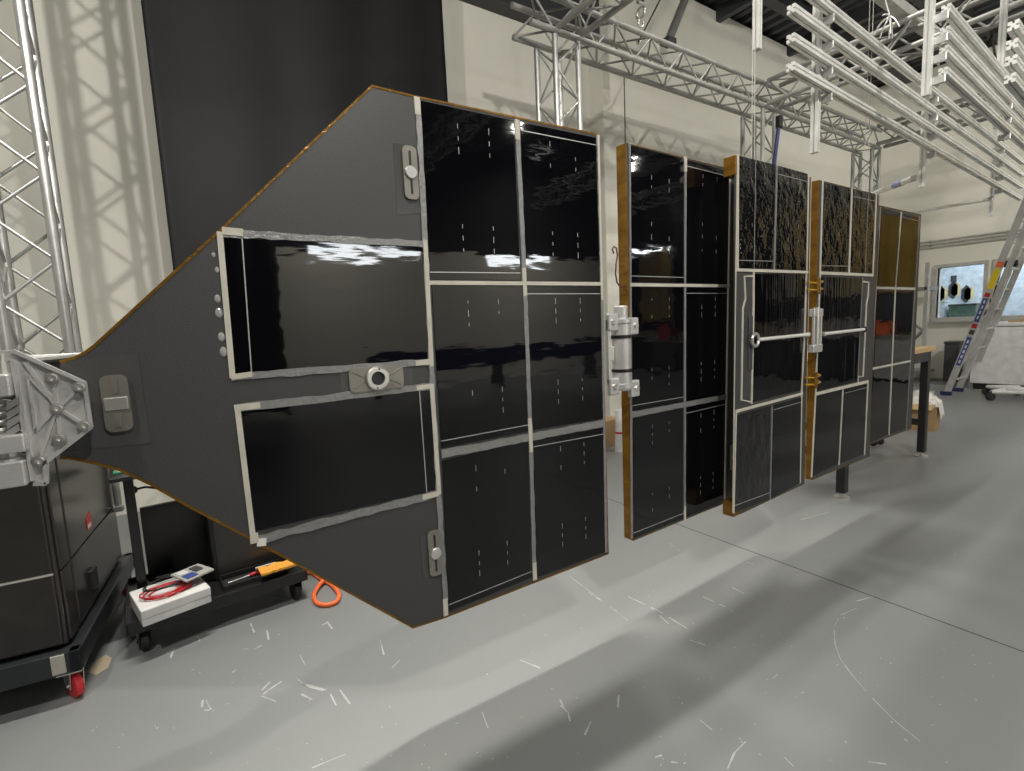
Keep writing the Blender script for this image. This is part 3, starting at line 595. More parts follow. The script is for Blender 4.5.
# blue strap hanging beside the second tower
a, b = onY(779, 124, 3.3), onY(774, 165, 3.3); root = thing('ratchet_strap', 'dark blue strap hanging beside the tower behind third panel', 'strap', a)
MB().tube([(0, 0, 0), (b-a)*1.6], .022, 8).build('webbing', 'navy', root); MB().bbox((-.03, -.03, -.05), (.035, .03, .09), .01).build('ratchet', 'black', root)

# ------------------------------------------------------------------ gimbal bracket holding the yoke
yb = 1.545
def by(px, py, y=yb): return onY(px, py, y)
root = thing('gimbal_bracket', 'milled aluminium triangular bracket bolted to the yoke tip', 'bracket', by(58, 408)); o0 = by(58, 408)
def bl(px, py, y=yb): return by(px, py, y)-o0
op = [(-30, 350), (13, 350.5), (85, 382.5), (91.5, 427), (46, 462), (47, 483), (34, 483), (24, 425), (13.5, 361), (-30, 360)]
MB().prism([bl(*q) for q in op], (0, .030, 0)).build('plate', 'mill', root)
mb = MB()
def rib(a, b, wd=.008, hh=.012):
    a, b = bl(*a), bl(*b); d = (b-a).normalized(); n = V((-d.z, 0, d.x))*wd/2; mb.prism([a+n, b+n, b-n, a-n], (0, -hh, 0))
for i in range(1, 6): rib(op[i], op[i+1])
rib((13.5, 361), (34, 480))
nodes = [(53, 378), (80, 387), (85, 425), (60, 438), (40, 460), (25, 362)]
for q in nodes: rib((58, 408), q, .006, .009)
rib((28, 375), (48, 396), .006, .008); rib((28, 375), (36, 430), .005, .008); rib((36, 430), (58, 408), .005, .008)
mb.build('rib', 'mill', root)
for q in nodes[:5]+[(58, 408)]:
    c = bl(*q); MB().lathe((c.x, c.y-.008, c.z), (0, -1, 0), [(0, .0135), (.004, .0135), (.004, .009), (.014, .009), (.014, .004), (.010, 0)], 18).build('bolt', 'steel', root)
c = bl(3, 420); mb = MB(); pts = []
for i in range(8*14+1): g = i/14*2*math.pi; pts.append(c+V((-.012+.024*math.cos(g), .02+.024*math.sin(g), (i/14/8-.5)*.14)))
mb.tube(pts, .0048, 7).build('coil_spring', 'steel', root)
for nm, a, b, m in (('bearing_block', (-30, 376), (16, 395), 'mill'), ('clamp_plate', (-30, 438), (30, 449), 'mill'), ('base_block', (-30, 465), (31, 482), 'mill')):
    A, B = bl(*a), bl(*b); MB().bbox((A.x, -.035, A.z), (B.x, .055, B.z), .004).build(nm, m, root)
for k in range(4):
    A, B = bl(8, 398+k*9), bl(22, 405+k*9); mb = MB().prism([(A.x, -.02, A.z-.01), (B.x, -.02, A.z+.002), (B.x, -.02, B.z+.006), (A.x, -.02, B.z-.008)], (0, .05, 0)); mb.build('fin', 'grey', root)
A = bl(9, 457); MB().lathe((A.x, .01, A.z-.02), (0, 0, 1), [(0, 0), (0, .028), (.018, .028), (.02, .02), (.034, .02), (.034, 0)], 20).build('shaft_nut', 'mill', root)
A = bl(-20, 370); MB().lathe((bl(3, 368).x, .01, bl(3, 376).z), (0, 0, 1), [(0, 0), (0, .02), (.03, .02), (.03, .012), (.05, .012), (.05, 0)], 16).build('shaft_end', 'steel', root)
# support arm and pedestal to the left, out of view
A = bl(-30, 474); MB().bbox((A.x-.55, -.03, A.z-.03), (A.x, .05, A.z+.03), .004).build('support_arm', 'mill', root); MB().bbox((A.x-.60, -.05, -o0.z+.01), (A.x-.48, .07, A.z+.06), .006).build('pedestal', 'grey', root); MB().bbox((A.x-.80, -.25, -o0.z), (A.x-.28, .27, -o0.z+.012)).build('pedestal_foot', 'grey', root)

# ------------------------------------------------------------------ black cabinet on a dolly
c1, c2 = onZ(68.5, 645, .22), onZ(121, 557, .22); ey = (c2-c1); dep = ey.length; ey.normalize(); az = math.atan2(ey.y, ey.x)-math.pi/2
root = thing('equipment_cabinet', 'tall black enamel equipment cabinet on a caster dolly at far left', 'cabinet', (c1.x, c1.y, 0), az)
ztop = 1.37; Wd = .75
MB().bbox((-Wd, 0, .225), (0, dep, ztop-.018), .008).build('body', 'cab', root)
zs = onY(56, 573, c1.y).z
for z0, z1 in ((.235, zs-.004), (zs+.004, ztop-.06)):
    MB().bbox((-Wd+.01, -.012, z0), (-.012, .001, z1), .004).build('door', 'cab', root)
    MB().bbox((-.001, .015, z0), (.010, dep*.13, z1), .004).build('side_panel', 'cab', root)
    MB().bbox((-.001, dep*.15, z0), (.010, dep-.02, z1), .004).build('side_panel', 'cab', root)
MB().box((-Wd+.01, -.0135, zs-.0035), (-.01, -.006, zs+.0035)).build('seam_strip', 'lgrey', root)
MB().bbox((-Wd-.01, -.01, ztop-.018), (.012, .03, ztop), .004).bbox((-.03, 0, ztop-.018), (.014, dep+.01, ztop-.001), .004).bbox((-Wd, dep-.03, ztop-.018), (.012, dep+.012, ztop), .004).build('top_rail', 'extr', root)
zz = .40; MB().prism([(.0105, dep*.42, zz+.16), (.0105, dep*.50, zz+.16), (.0105, dep*.50, zz+.23), (.0105, dep*.42, zz+.21)], (.002, 0, 0)).build('warning_sticker', 'red', root, 'small red and white sticker')
MB().prism([(.0126, dep*.43, zz+.165), (.0126, dep*.475, zz+.165), (.0126, dep*.475, zz+.185), (.0126, dep*.43, zz+.180)], (.001, 0, 0)).build('sticker_patch', 'white', root)
MB().bbox((.008, dep*.34, .30), (.028, dep*.41, .39), .004).build('latch', 'blackm', root)
cm = MB(); cm.tube([(.034, dep-.06, .52), (.034, dep-.06, 1.25)], .017, 12).bbox((.012, dep-.08, .50), (.055, dep-.04, .53), .003); cm.build('side_conduit', 'alug', root, 'silver conduit tube'); MB().tube([(.03, dep-.005, .5), (.03, dep-.005, 1.25)], .007, 8).build('side_cable', 'lgrey', root)
dl = MB(); dl.bbox((-Wd-.03, -.05, .125), (.045, -.005, .215), .006); dl.bbox((.005, -.05, .125), (.045, dep+.06, .215), .006); dl.bbox((-Wd-.03, dep+.015, .125), (.045, dep+.06, .215), .006); dl.bbox((-Wd-.03, -.05, .125), (-Wd+.01, dep+.06, .215), .006); dl.box((-Wd, -.01, .19), (.01, dep+.02, .214))
dl.build('dolly_frame', 'dolly', root); MB().bbox((-.045, -.054, .135), (-.002, -.048, .212), .002).build('dolly_corner_tape', 'tape', root)
def caster(root, x, y, r=.055, wheel='red', top=.125, yaw=.6):
    ax = V((math.cos(yaw), math.sin(yaw), 0))
    f = MB().lathe((x, y, r), ax, [(-.016, 0), (-.016, r*.8), (-.012, r), (.012, r), (.016, r*.8), (.016, 0)], 20).build('caster_wheel', wheel, root)
    mb = MB(); t = V((-ax.y, ax.x, 0))
    for s in (-1, 1):
        c = V((x, y, 0))+ax*s*.022; mb.prism([c+t*-.02+V((0, 0, r-.01)), c+t*.02+V((0, 0, r-.01)), c+t*.035+V((0, 0, top-.004)), c-t*.035+V((0, 0, top-.004))], ax*.003)
    mb.bbox((x-.04, y-.04, top-.008), (x+.04, y+.04, top), .002); mb.tube([(x-ax.x*.026, y-ax.y*.026, r), (x+ax.x*.026, y+ax.y*.026, r)], .007, 8)
    mb.build('caster_fork', 'steel' if wheel == 'red' else 'black', f); return f
for x, y in ((-.0, -.0), (-Wd, 0), (.0, dep), (-Wd, dep)): caster(root, x, y)

# ------------------------------------------------------------------ black cart with its load
a, b = onZ(137, 654, 0), onZ(303, 598, 0)
root = thing('utility_cart', 'low black wheeled cart behind the yoke with clutter on its shelf', 'cart', ((a.x+b.x)/2, (a.y+b.y)/2, 0), math.atan2(b.y-a.y, b.x-a.x)); hw = (b-a).length/2+.02; cart = root
SH = .165; CD = .46
MB().bbox((-hw, -.02, SH-.05), (hw, CD, SH-.035), .002).bbox((-hw, -.03, SH-.06), (hw, -.02, SH), .003).bbox((-hw, CD, SH-.06), (hw, CD+.01, SH+.02), .003).bbox((-hw-.008, -.03, SH-.06), (-hw, CD+.01, SH), .003).bbox((hw, -.03, SH-.06), (hw+.008, CD+.01, SH), .003).box((-hw, -.02, SH-.034), (hw, CD, SH-.002)).build('shelf', 'black', root)
for s in (-1, 1):
    for y in (.02, CD-.05): caster(root, s*(hw-.05), y, .045, 'blackm', SH-.055, .2)
MB().bbox((-hw+.045, .20, SH), (-hw+.085, .24, .78), .003).build('post', 'black', root); MB().bbox((hw-.08, CD-.05, SH), (hw-.04, CD-.01, .78), .003).build('post', 'black', root)
MB().bbox((-hw+.09, CD-.06, SH), (hw-.09, CD-.03, .56), .003).build('back_panel', 'black', root)
MB().bbox((-hw, .10, .78), (hw, CD, .80), .003).build('upper_shelf', 'black', root)
Rz = Matrix.Rotation(root.rotation_euler.z, 4, 'Z')
def cl(px, py, z): p = onZ(px, py, z)-cart.location; q = Rz.inverted() @ p; return q     # world pixel-plane point in cart axes
def cw(x, y, z): return cart.location+(Rz @ V((x, y, z)))
# white box
A, B, Dk = onZ(143, 628, SH), onZ(212, 602, SH), onZ(127, 586, SH+.07)
bw = (B-A).length; bz = math.atan2(B.y-A.y, B.x-A.x); bh = .075; bd = .26
box_root = thing('instrument_box', 'white plastic box on the left of the black cart shelf', 'box', (A.x, A.y, SH+.001), bz)
MB().bbox((0, 0, 0), (bw, bd, bh*.45), .004).build('body', 'white', box_root); MB().bbox((-.001, -.001, bh*.45), (bw+.001, bd+.001, bh), .004).build('lid', 'white', box_root)
Rb = Matrix.Rotation(bz, 4, 'Z')
def bw_(x, y, z): return V((A.x, A.y, SH))+(Rb @ V((x, y, z)))
def coil(name, label, m, cx, cy, z, r, turns, rad=.0035, tail=None):
    o = bw_(cx, cy, z); root = thing(name, label, 'test leads', o, bz); pts = []
    n = int(turns*18)
    for i in range(n+1):
        g = i/18*2*math.pi; rr = r*(1+.22*math.sin(g*.37+turns)); pts.append((rr*math.cos(g)*1.15+.012*math.sin(g*.21), rr*.8*math.sin(g), rad+.012*i/n+.003*math.sin(g*1.7)+.003))
    MB().tube(pts, rad, 7).build('wire', m, root)
    for t in (tail or []):
        d = V((t[2], t[3], 0)).normalized(); c = V((t[0], t[1], .006)); f = MB().tube([c, c+d*.055], .0062, 8).build('clip', m, root); MB().tube([c+d*.05, c+d*.075], .0017, 6).build('jaw', 'steel', f)
    return root
coil('test_lead', 'red test leads coiled on top of the white box', 'red', bw*.42, bd*.44, bh, .075, 3.2, .0036, [(.0, -.07, 1, .5), (.045, -.055, 1, .3)])
coil('test_lead', 'black test leads looped behind the red ones on the white box', 'blackm', bw*.46, bd*.62, bh+.017, .085, 2.3, .0034, [(.10, -.02, 1, -.2)])
o = bw_(bw*.74, bd*.30, bh+.075); root = thing('circuit_card', 'pale card with dark blue patch on the white box', 'card', o, bz+.25); 
MB().bbox((-.02, -.03, -.033), (.11, .11, -.024), .001).build('board', 'lgrey', root); MB().bbox((-.01, -.02, -.024), (.04, .03, -.019), .001).build('blue_patch', 'blue', root); MB().bbox((.05, .02, -.024), (.085, .08, -.017), .001).build('chip', 'dgrey', root); MB().bbox((-.01, .045, -.024), (.03, .09, -.019), .001).build('connector', 'white', root)
# black monitor-like case and tray with tools
q = cl(235, 577, SH); o = cw(-.02, .155, SH); root = thing('black_case', 'upright black case on the cart behind the tray', 'case', o, cart.rotation_euler.z)
MB().bbox((0, 0, 0), (.36, .22, .42), .008).build('body', 'black', root); MB().bbox((.02, -.006, .02), (.34, 0, .40), .003).build('front_panel', 'cab', root)
o = cw(.0, .015, SH); root = thing('tool_tray', 'shallow black tray at the front of the cart shelf', 'tray', o, cart.rotation_euler.z)
MB().bbox((0, 0, 0), (.30, .12, .006), .002).build('base', 'blackm', root); mb = MB(); mb.bbox((0, 0, .006), (.006, .12, .028), .002).bbox((.294, 0, .006), (.30, .12, .028), .002).bbox((.006, .114, .006), (.294, .12, .035), .002).bbox((.006, 0, .006), (.294, .005, .02), .002); mb.build('rim', 'black', root)
o = cw(.03, .055, SH+.017); root = thing('screwdriver', 'small screwdriver with red handle lying in the black tray', 'screwdriver', o, cart.rotation_euler.z+.15)
MB().tube([(0, 0, 0), (.10, 0, 0)], .003, 8).build('shaft', 'steel', root); MB().lathe((.10, 0, 0), (1, 0, 0), [(0, 0), (0, .006), (.01, .009), (.05, .009), (.06, .006), (.06, 0)], 12).build('handle', 'red', root)
o = cw(.17, -.03, SH+.036); root = thing('foam_strip', 'yellow orange foam strip with ragged edge on the tray', 'foam strip', o, cart.rotation_euler.z)
pts = []; 
for i in range(13): pts.append((i*.0145, -.0+random.uniform(-.006, .006), 0))
for i in range(13): pts.append((.174-i*.0145, .085+.012*math.sin(i*1.3)+random.uniform(-.006, .006), 0))
MB().prism(pts, (0, 0, .012)).build('pad', 'yelor', root); MB().bbox((-.01, .092, .002), (.09, .106, .012), .002).build('tape_edge', 'tape', root)
p = cw(.06, .30, .802); q = onY(205, 517, p.y); o = V((q.x, p.y, .801)); root = thing('paper_sheet', 'white paper sheet lying on the cart top under the yoke', 'paper', o, .3)
MB().prism([(-.09, -.08, 0), (.10, -.06, 0), (.13, .02, 0), (.02, .06, 0), (-.07, .03, 0)], (0, 0, .0015)).build('sheet', 'paper', root)
o = cw(-hw+.065, .22, .801); root = thing('terminal_board', 'small green circuit board on the cart top beside the cabinet', 'circuit board', o, 0)
MB().bbox((-.05, -.03, 0), (.05, .05, .006), .001).build('board', 'green', root); MB().bbox((-.04, -.02, .006), (.02, .0, .03), .002).build('connector', 'white', root)
pts = [onY(*q, 3.25) for q in ((133,490),(145,487),(165,489),(180,497),(192,508),(197,519))]; o = pts[0]; root = thing('black_cable', 'black cable drooping behind the cart', 'cable', o); MB().tube([p-o for p in pts]+[V((pts[-1]-o))+V((.02, .02, -.3))], .006, 8).build('wire', 'blackm', root); MB().ball((0, 0, 0), .022).build('plug', 'black', root)
# orange hose
P = [onZ(*q, .012) for q in ((312,572),(320,578),(332,585),(339,594),(336,602),(326,605),(317,603),(314,596),(318,588),(326,580))]
o = P[0]; root = thing('orange_hose', 'orange hose looped on the floor beside the cart caster', 'hose', (o.x, o.y, 0)); 
Q = []
for i in range(len(P)-1):
    for k in range(4):
        p0, p1_, p2_, p3_ = P[max(i-1, 0)], P[i], P[i+1], P[min(i+2, len(P)-1)]; t = k/4
        Q.append(.5*((2*p1_)+(p2_-p0)*t+(2*p0-5*p1_+4*p2_-p3_)*t*t+(3*p1_-p0-3*p2_+p3_)*t**3))
MB().tube([q-V((o.x, o.y, 0))+V((0, 0, .012*max(0, (i-28)/8))) for i, q in enumerate(Q)], .012, 10).build('hose', 'orange', root); MB().tube([P[0]-V((o.x, o.y, 0))+V((-.06, .03, 0)), P[0]-V((o.x, o.y, 0))], .014, 12).build('fitting', 'orange', root)

# ------------------------------------------------------------------ workbench and things at the right
fa, fb = onZ(846, 499, 0), onZ(925, 457, 0); ang = math.atan2(fb.y-fa.y, fb.x-fa.x); Lb = (fb-fa).length
root = thing('workbench', 'workbench with wooden top and black legs behind the far panels', 'bench', (fa.x, fa.y+.03, 0), ang)
zt = onX(925, 351, fb.x).z
MB().bbox((-.10, -.045, zt), (Lb+.10, .74, zt+.042), .004).build('bench_top', 'wood', root)
for x in (0, Lb):
    for y in (0, .68):
        f = MB().bbox((x-.035, y-.03, .045), (x+.035, y+.03, zt), .004).build('leg', 'black', root); MB().lathe((x, y, 0), (0, 0, 1), [(0, 0), (0, .055), (.012, .055), (.02, .02), (.05, .014), (.05, 0)], 16).build('levelling_foot', 'steel', f)
MB().bbox((-.035, -.03, zt-.09), (Lb+.035, -.005, zt-.001), .003).build('apron', 'black', root); MB().bbox((0, .66, .30), (Lb, .69, .36), .003).build('stretcher', 'black', root)
for x in (0, Lb): MB().bbox((x-.02, .03, .30), (x+.02, .65, .36), .003).build('stretcher', 'black', root)
# open cardboard box with paper beyond the bench
a, b = onZ(895, 428, 0), onZ(936, 431.5, 0); root = thing('cardboard_box', 'open cardboard box stuffed with paper on the floor beyond the bench', 'box', (b.x, b.y, 0), math.atan2(b.y-a.y, b.x-a.x)); ww = .62; hb = .30
for q in (((-ww, 0, 0), (0, .008, hb)), ((-ww, .40, 0), (0, .408, hb)), ((-ww, .008, 0), (-ww+.008, .40, hb)), ((-.008, .008, 0), (0, .40, hb))): MB().box(*q).build('side', 'card', root)
MB().box((-ww+.01, .01, 0), (-.01, .39, .008)).build('bottom', 'card', root); MB().prism([(-ww, .0, hb), (-.02, 0, hb), (-.04, -.10, hb-.05), (-ww+.02, -.10, hb-.05)], (0, 0, .006)).build('flap', 'card', root)
bm_ = MB(); nx = 14
vv = []; ff = []
for i in range(nx+1):
    for k in range(nx+1):
        u, v_ = i/nx, k/nx; vv.append((-ww*.55+u*(ww*.62), .0+v_*.40-.02, hb-.02+.15*math.sin(math.pi*min(1, u*1.0))*math.sin(math.pi*v_)+random.uniform(-.03, .03)+(-.12 if u > .93 else 0)))
for i in range(nx):
    for k in range(nx): a_ = i*(nx+1)+k; ff.append((a_, a_+nx+1, a_+nx+2, a_+1))
o = bm_.add(vv, ff).build('packing_paper', 'paper', root); sm = o.modifiers.new('t', 'SOLIDIFY'); sm.thickness = .004
# small black castered base under the bench
p = onZ(884, 444, 0); root = thing('caster_base', 'low black castered base on the floor under the bench', 'caster base', (p.x, p.y+.02, 0))
MB().bbox((-.16, .0, .07), (.05, .05, .09), .004).build('bar', 'black', root)
for x, y in ((-.15, .02), (-.04, .0), (.05, .06)):
    MB().lathe((x, y, .035), (1, .3, 0), [(-.02, 0), (-.02, .03), (-.015, .035), (.015, .035), (.02, .03), (.02, 0)], 16).build('wheel', 'blackm', root)
MB().bbox((-.02, .01, .05), (.03, .05, .095), .004).build('fork', 'white', root)
# cardboard box seen through the gap between first two panels
p = onZ(612, 446, 0); root = thing('storage_box', 'brown box on the floor glimpsed between first and second panels', 'box', (p.x, p.y, 0), .2)
MB().bbox((-.15, 0, 0), (.2, .3, .30), .004).build('body', 'card', root); MB().box((-.14, .14, .3), (.19, .16, .302)).build('tape', 'tape', root)
p = onZ(616, 447, 0); root = thing('foam_roll', 'white foam roll standing in front of the brown box', 'roll', (p.x-.10, p.y-.16, 0)); MB().lathe((0, 0, 0), (0, 0, 1), [(0, 0), (0, .055), (.45, .04), (.45, .015), (.42, .015)], 20).build('roll', 'white', root); MB().lathe((0, 0, .2), (0, 0, 1), [(0, .0515), (.02, .051), (.02, .04)], 20).build('band', 'red', root)

# end wall fittings
cz = []
for k, (pa, pb) in enumerate((((915, 246), (1024, 233)), ((915, 249), (1024, 236.5)), ((915, 243), (1024, 229.5)))):
    a, b = onX(*pa, XE-.03), onX(*pb, XE-.03); d = b-a; a = a-d*.15; b = b+d*1.2; zc = (onX(*pa, XE-.03).z+onX(*pb, XE-.03).z)/2; cz.append(zc)
    root = thing('wall_conduit', ['middle of three grey conduits along the end wall', 'lowest of three grey conduits along the end wall', 'topmost of three grey conduits along the end wall'][k], 'conduit', (XE-.025, a.y, zc), 0, 'conduits on the end wall')
    MB().tube([(0, 0, 0), (0, b.y-a.y, 0)], .016, 10).build('pipe', 'lgrey', root); MB().bbox((.0, -.5, -.022), (.022, -.46, .022), .003).build('pipe_clip', 'grey', root)
# shelving upright left of the window
px0 = onZ(933, 385, 0); xs = 11.9; yy = onX(934, 300, xs).y+.12; y2 = onX(915, 300, xs).y
root = thing('shelf_rack', 'grey metal shelf rack with diagonal brace left of the window', 'rack', (xs, yy, 0))
zh, zl = onX(930, 288, xs).z, onX(930, 262, xs).z
for y in (0, y2-yy+.5):
    for x in (0,): MB().bbox((x-.03, y-.03, 0), (x+.03, y+.03, zl), .004).build('upright', 'lgrey', root)
for z in (zh, .18): MB().bbox((-.03, -.02, z-.03), (.53, y2-yy+.52, z+.03), .004).build('shelf', 'grey', root)
MB().tube([(0, .02, onX(936, 330, xs).z), (0, y2-yy+.4, onX(920, 349, xs).z-.3)], .03, 8).tube([(0, .02, zh-.8), (0, y2-yy+.4, zh-.3)], .025, 8).build('brace', 'grey', root)
# stock on the floor
a, b = onZ(922, 388, 0), onZ(947, 375, 0)
root = thing('bar_stock', 'bundle of grey bar stock lying on the floor behind the bench', 'bar stock', (9.15, 2.95, 0), 0)
for k in range(5): MB().bbox((0, k*.10, 0), (1.0, k*.11+.08, .06+.03*(k % 2)), .005).build('bar', 'lgrey', root)
p = onZ(955, 372, 0); xs = 12.3; y0 = onX(954, 350, xs).y; root = thing('dark_bin', 'slim dark grey bin against the end wall below the window', 'bin', (xs, y0, 0)); hz = onX(954, 341, xs).z
MB().bbox((-.14, -.11, 0), (.14, .11, hz-.05), .012).build('body', 'dgrey', root); MB().bbox((-.15, -.12, hz-.05), (.15, .12, hz), .01).build('lid', 'dgrey', root)
# white cabinet at right
xs = 11.2; a = onX(968, 383, xs); ya = onX(970, 370, xs).y; zt = onX(985, 323, xs).z
root = thing('white_chest', 'large white chest with black base behind the ladder', 'chest', (xs, ya, 0))
MB().bbox((0, -2.6, .10), (.8, 0, zt-.07), .015).build('body', 'white', root); MB().bbox((-.01, -2.61, zt-.065), (.82, .01, zt), .015).build('lid', 'white', root); MB().box((.04, -2.56, 0), (.78, -.04, .10)).build('base', 'black', root)
root = thing('folded_card', 'brown flattened cardboard lying on the white chest', 'cardboard', (xs+.05, ya-.42, zt)); MB().prism([(0, -.7, 0), (0, 0, 0), (.5, 0, 0), (.5, -.7, 0)], (0, 0, .025)).build('sheet', 'card', root); MB().prism([(.05, -.66, .026), (.05, -.15, .026), (.45, -.1, .10), (.45, -.6, .12)], (0, 0, .01)).build('flap', 'card', root)
# things behind the window
def onA(px, py): return onX(px, py, XE+2.18)
for k, (px, py) in enumerate(((940, 294), (953, 290), (966, 294))):
    c = onA(px, py); root = thing('target_board', ['left', 'middle', 'right'][k]+' black cutout board with pale yellow edge seen through the window', 'board', (XE+2.18, c.y, c.z))
    pts = [(.0, .095*math.cos(g), .2*math.sin(g)) for g in [i*math.pi/3+.52 for i in range(6)]]; MB().prism(pts, (.02, 0, 0)).build('panel', 'dgrey', root); MB().prism([(.0, a_-.05, b_*.85) for _, a_, b_ in pts], (.012, 0, 0)).build('backing', mat('pale_yellow', (.85, .72, .38), .6), root)
    if k == 1: MB().bbox((.0, -.05, .18), (.02, .05, .32)).build('head', 'dgrey', root)
c = onX(965, 313, XE+1.0); root = thing('green_crate', 'dark green crate on a shelf behind the window glass', 'crate', (XE+1.0, c.y, c.z-.12)); MB().bbox((-.2, -.22, 0), (.2, .22, .3), .02).build('body', mat('dull_green', (.12, .20, .16), .5), root); MB().bbox((-.21, -.23, .27), (.21, .23, .31), .01).build('rim', 'dgrey', root)
root = thing('annex_table', 'pale table standing in the room behind the window', 'table', (XE+1.0, c.y-.2, 0)); zq = c.z-.122; MB().bbox((-.35, -1.6, zq-.04), (.35, 1.0, zq)).build('table_top', 'white', root)
for x in (-.3, .3):
    for y in (-1.5, .9): MB().bbox((x-.03, y-.03, 0), (x+.03, y+.03, zq-.04)).build('leg', 'lgrey', root)
c = onX(941, 312, XE+.95); root = thing('clear_tub', 'pale blue tub beside the green crate behind the window', 'tub', (XE+.95, c.y+.05, zq+.001)); MB().bbox((-.15, -.15, 0), (.15, .15, .36), .02).build('body', 'room', root); MB().bbox((-.16, -.16, .36), (.16, .16, .39), .01).build('lid', 'white', root)

# ------------------------------------------------------------------ extension ladder
f1, f2 = onZ(946, 395, 0), onZ(966, 389.5, 0)
xl = f1.x; t1 = onX(1024, 207, xl); up_ = (t1-f1).normalized()
root = thing('extension_ladder', 'aluminium extension ladder with blue and yellow labels leaning at right', 'ladder', f1)
xv = f2-f1; xv = V((max(.42, min(.55, xv.length)), 0, 0)); nn = up_.cross(V((1, 0, 0))).normalized()
if nn.y > 0: nn = -nn
LL = 4.6
def rail(off, l0, l1, wd=.085, th=.028):
    mb = MB(); a, b = off+up_*l0, off+up_*l1; q = nn*wd/2; r_ = V((th/2, 0, 0)); mb.prism([a-q-r_, a+q-r_, a+q+r_, a-q+r_], b-a); return mb
for k, (o_, l0, l1) in enumerate(((V(), .05, LL), (xv, .05, LL))): rail(o_, l0, l1).build('rail', 'alu', root)
for k, (o_, l0, l1) in enumerate(((nn*.10+V((.035, 0, 0)), .55, LL+.5), (xv+nn*.10-V((.035, 0, 0)), .55, LL+.5))): rail(o_, l0, l1, .075, .025).build('fly_rail', 'alu', root)
for i in range(14): 
    l = .25+i*.305; MB().tube([up_*l, xv+up_*l], .017, 8).build('rung', 'alu', root); MB().tube([up_*(l+.55)+nn*.10+V((.035, 0, 0)), xv+up_*(l+.55)+nn*.10-V((.035, 0, 0))], .016, 8).build('fly_rung', 'alu', root)
for o_ in (V(), xv): MB().bbox(o_+V((-.035, -.07, 0)), o_+V((.035, .07, .06)), .008).build('shoe', 'navy', root)
def label(l0, l1, m, nm, wd=.06, dx=-.0155):
    mb = MB(); a, b = up_*l0, up_*l1; q = nn*wd/2; mb.prism([a-q+V((dx, 0, 0)), a+q+V((dx, 0, 0)), b+q+V((dx, 0, 0)), b-q+V((dx, 0, 0))], (.001, 0, 0)); mb.build(nm, m, root)
label(.50, .96, 'blue', 'blue_label'); label(1.0, 1.07, 'dgrey', 'dark_label'); label(1.10, 1.17, 'red', 'red_label'); label(1.20, 1.56, 'blue', 'blue_label'); label(1.58, 1.64, 'red', 'red_label'); label(1.70, 2.0, 'yellow', 'yellow_label', .078); label(2.02, 2.10, 'orange', 'orange_label', .078)
for i in range(5): label(.54+i*.08, .59+i*.08, 'white', 'label_print', .024, -.0166)
for i in range(4): label(1.24+i*.08, 1.29+i*.08, 'white', 'label_print', .020, -.0166)
pts = [up_*2.0+V((.06, 0, 0))+nn*-.05, up_*1.75+V((.12, .05, -.1)), up_*1.5+V((.15, -.05, -.1)), up_*1.25+V((.2, .03, 0)), up_*1.3+V((.28, -.06, .12)), up_*1.9+V((.25, 0, .1))]
MB().tube(pts, .012, 8).build('rope', 'dgrey', root); MB().bbox(up_*2.05+V((.04, -.18, -.04)), up_*2.05+V((.12, -.03, .06)), .015).build('rung_lock', 'black', root)
# white dolly on the floor
p = onZ(1006, 398, 0); root = thing('wheeled_frame', 'low frame of white tubes with black wheels on the floor at right', 'dolly', p, .4)
for a_, b_ in (((-.36, -.18), (.30, .16)), ((-.32, .22), (.34, -.20)), ((-.36, -.18), (-.32, .22)), ((.0, -.02), (.05, -.42)), ((.05, -.42), (.30, .16)), ((.34, -.2), (.3, .16))): MB().tube([(*a_, .13), (*b_, .13)], .028, 10).build('tube', 'white', root)
for x, y in ((-.36, -.18), (.30, .16), (-.32, .22), (.34, -.20), (.05, -.42)): f = MB().lathe((x-.03, y, .055), (1, .4, 0), [(0, 0), (0, .045), (.01, .055), (.05, .055), (.06, .045), (.06, 0)], 16).build('wheel', 'blackm', root); MB().bbox((x-.02, y-.02, .08), (x+.02, y+.02, .14)).build('fork', 'black', f)

# ------------------------------------------------------------------ behind the camera: what the glass reflects
root = thing('strip_curtain', 'amber vinyl strip curtain on the end wall mirrored in the far panels', 'curtain', (XE-.12, -1.0, 0))
mb = MB()
for k in range(8): y = -1.0+k*.235; mb.bbox((.0+.02*(k % 2), y, 1.75), (.012+.02*(k % 2), y+.25, 5.0), .002)
mb.build('strips', 'amber', root); MB().bbox((-.02, -1.05, 5.0), (.06, .95, 5.06)).build('rail', 'grey', root)
root = thing('strip_curtain', 'narrow amber curtain strip near the far corner mirrored in the second panel', 'curtain', (XE-.55, -6.2, 0)); mb = MB()
for k in range(5): mb.bbox((.02*(k % 2), -.5+k*.2, 1.4), (.012+.02*(k % 2), -.29+k*.2, 3.4), .002)
mb.build('strips', 'amber', root); MB().bbox((-.02, -.55, 3.4), (.06, .6, 3.46)).build('rail', 'grey', root)
for x in (-.52, .57): MB().bbox((.0, x-.02, 1.2), (.04, x+.02, 3.4)).build('post', 'grey', root)
root = thing('storage_counter', 'dark counter under the amber curtain mirrored in the far panels', 'counter', (XE-1.1, -3.6, 0))
MB().box((.05, -3.15, 0), (.65, 3.15, .05)).build('plinth', 'black', root); MB().bbox((0, -3.2, .86), (.7, 3.2, .9)).build('worktop', 'grey', root); 
for k in range(8): MB().bbox((.03, -3.15+k*.79, .05), (.68, -3.15+k*.79+.77, .86), .006).build('cupboard', ['black', 'dgrey', 'black', 'lgrey'][k % 4], root)
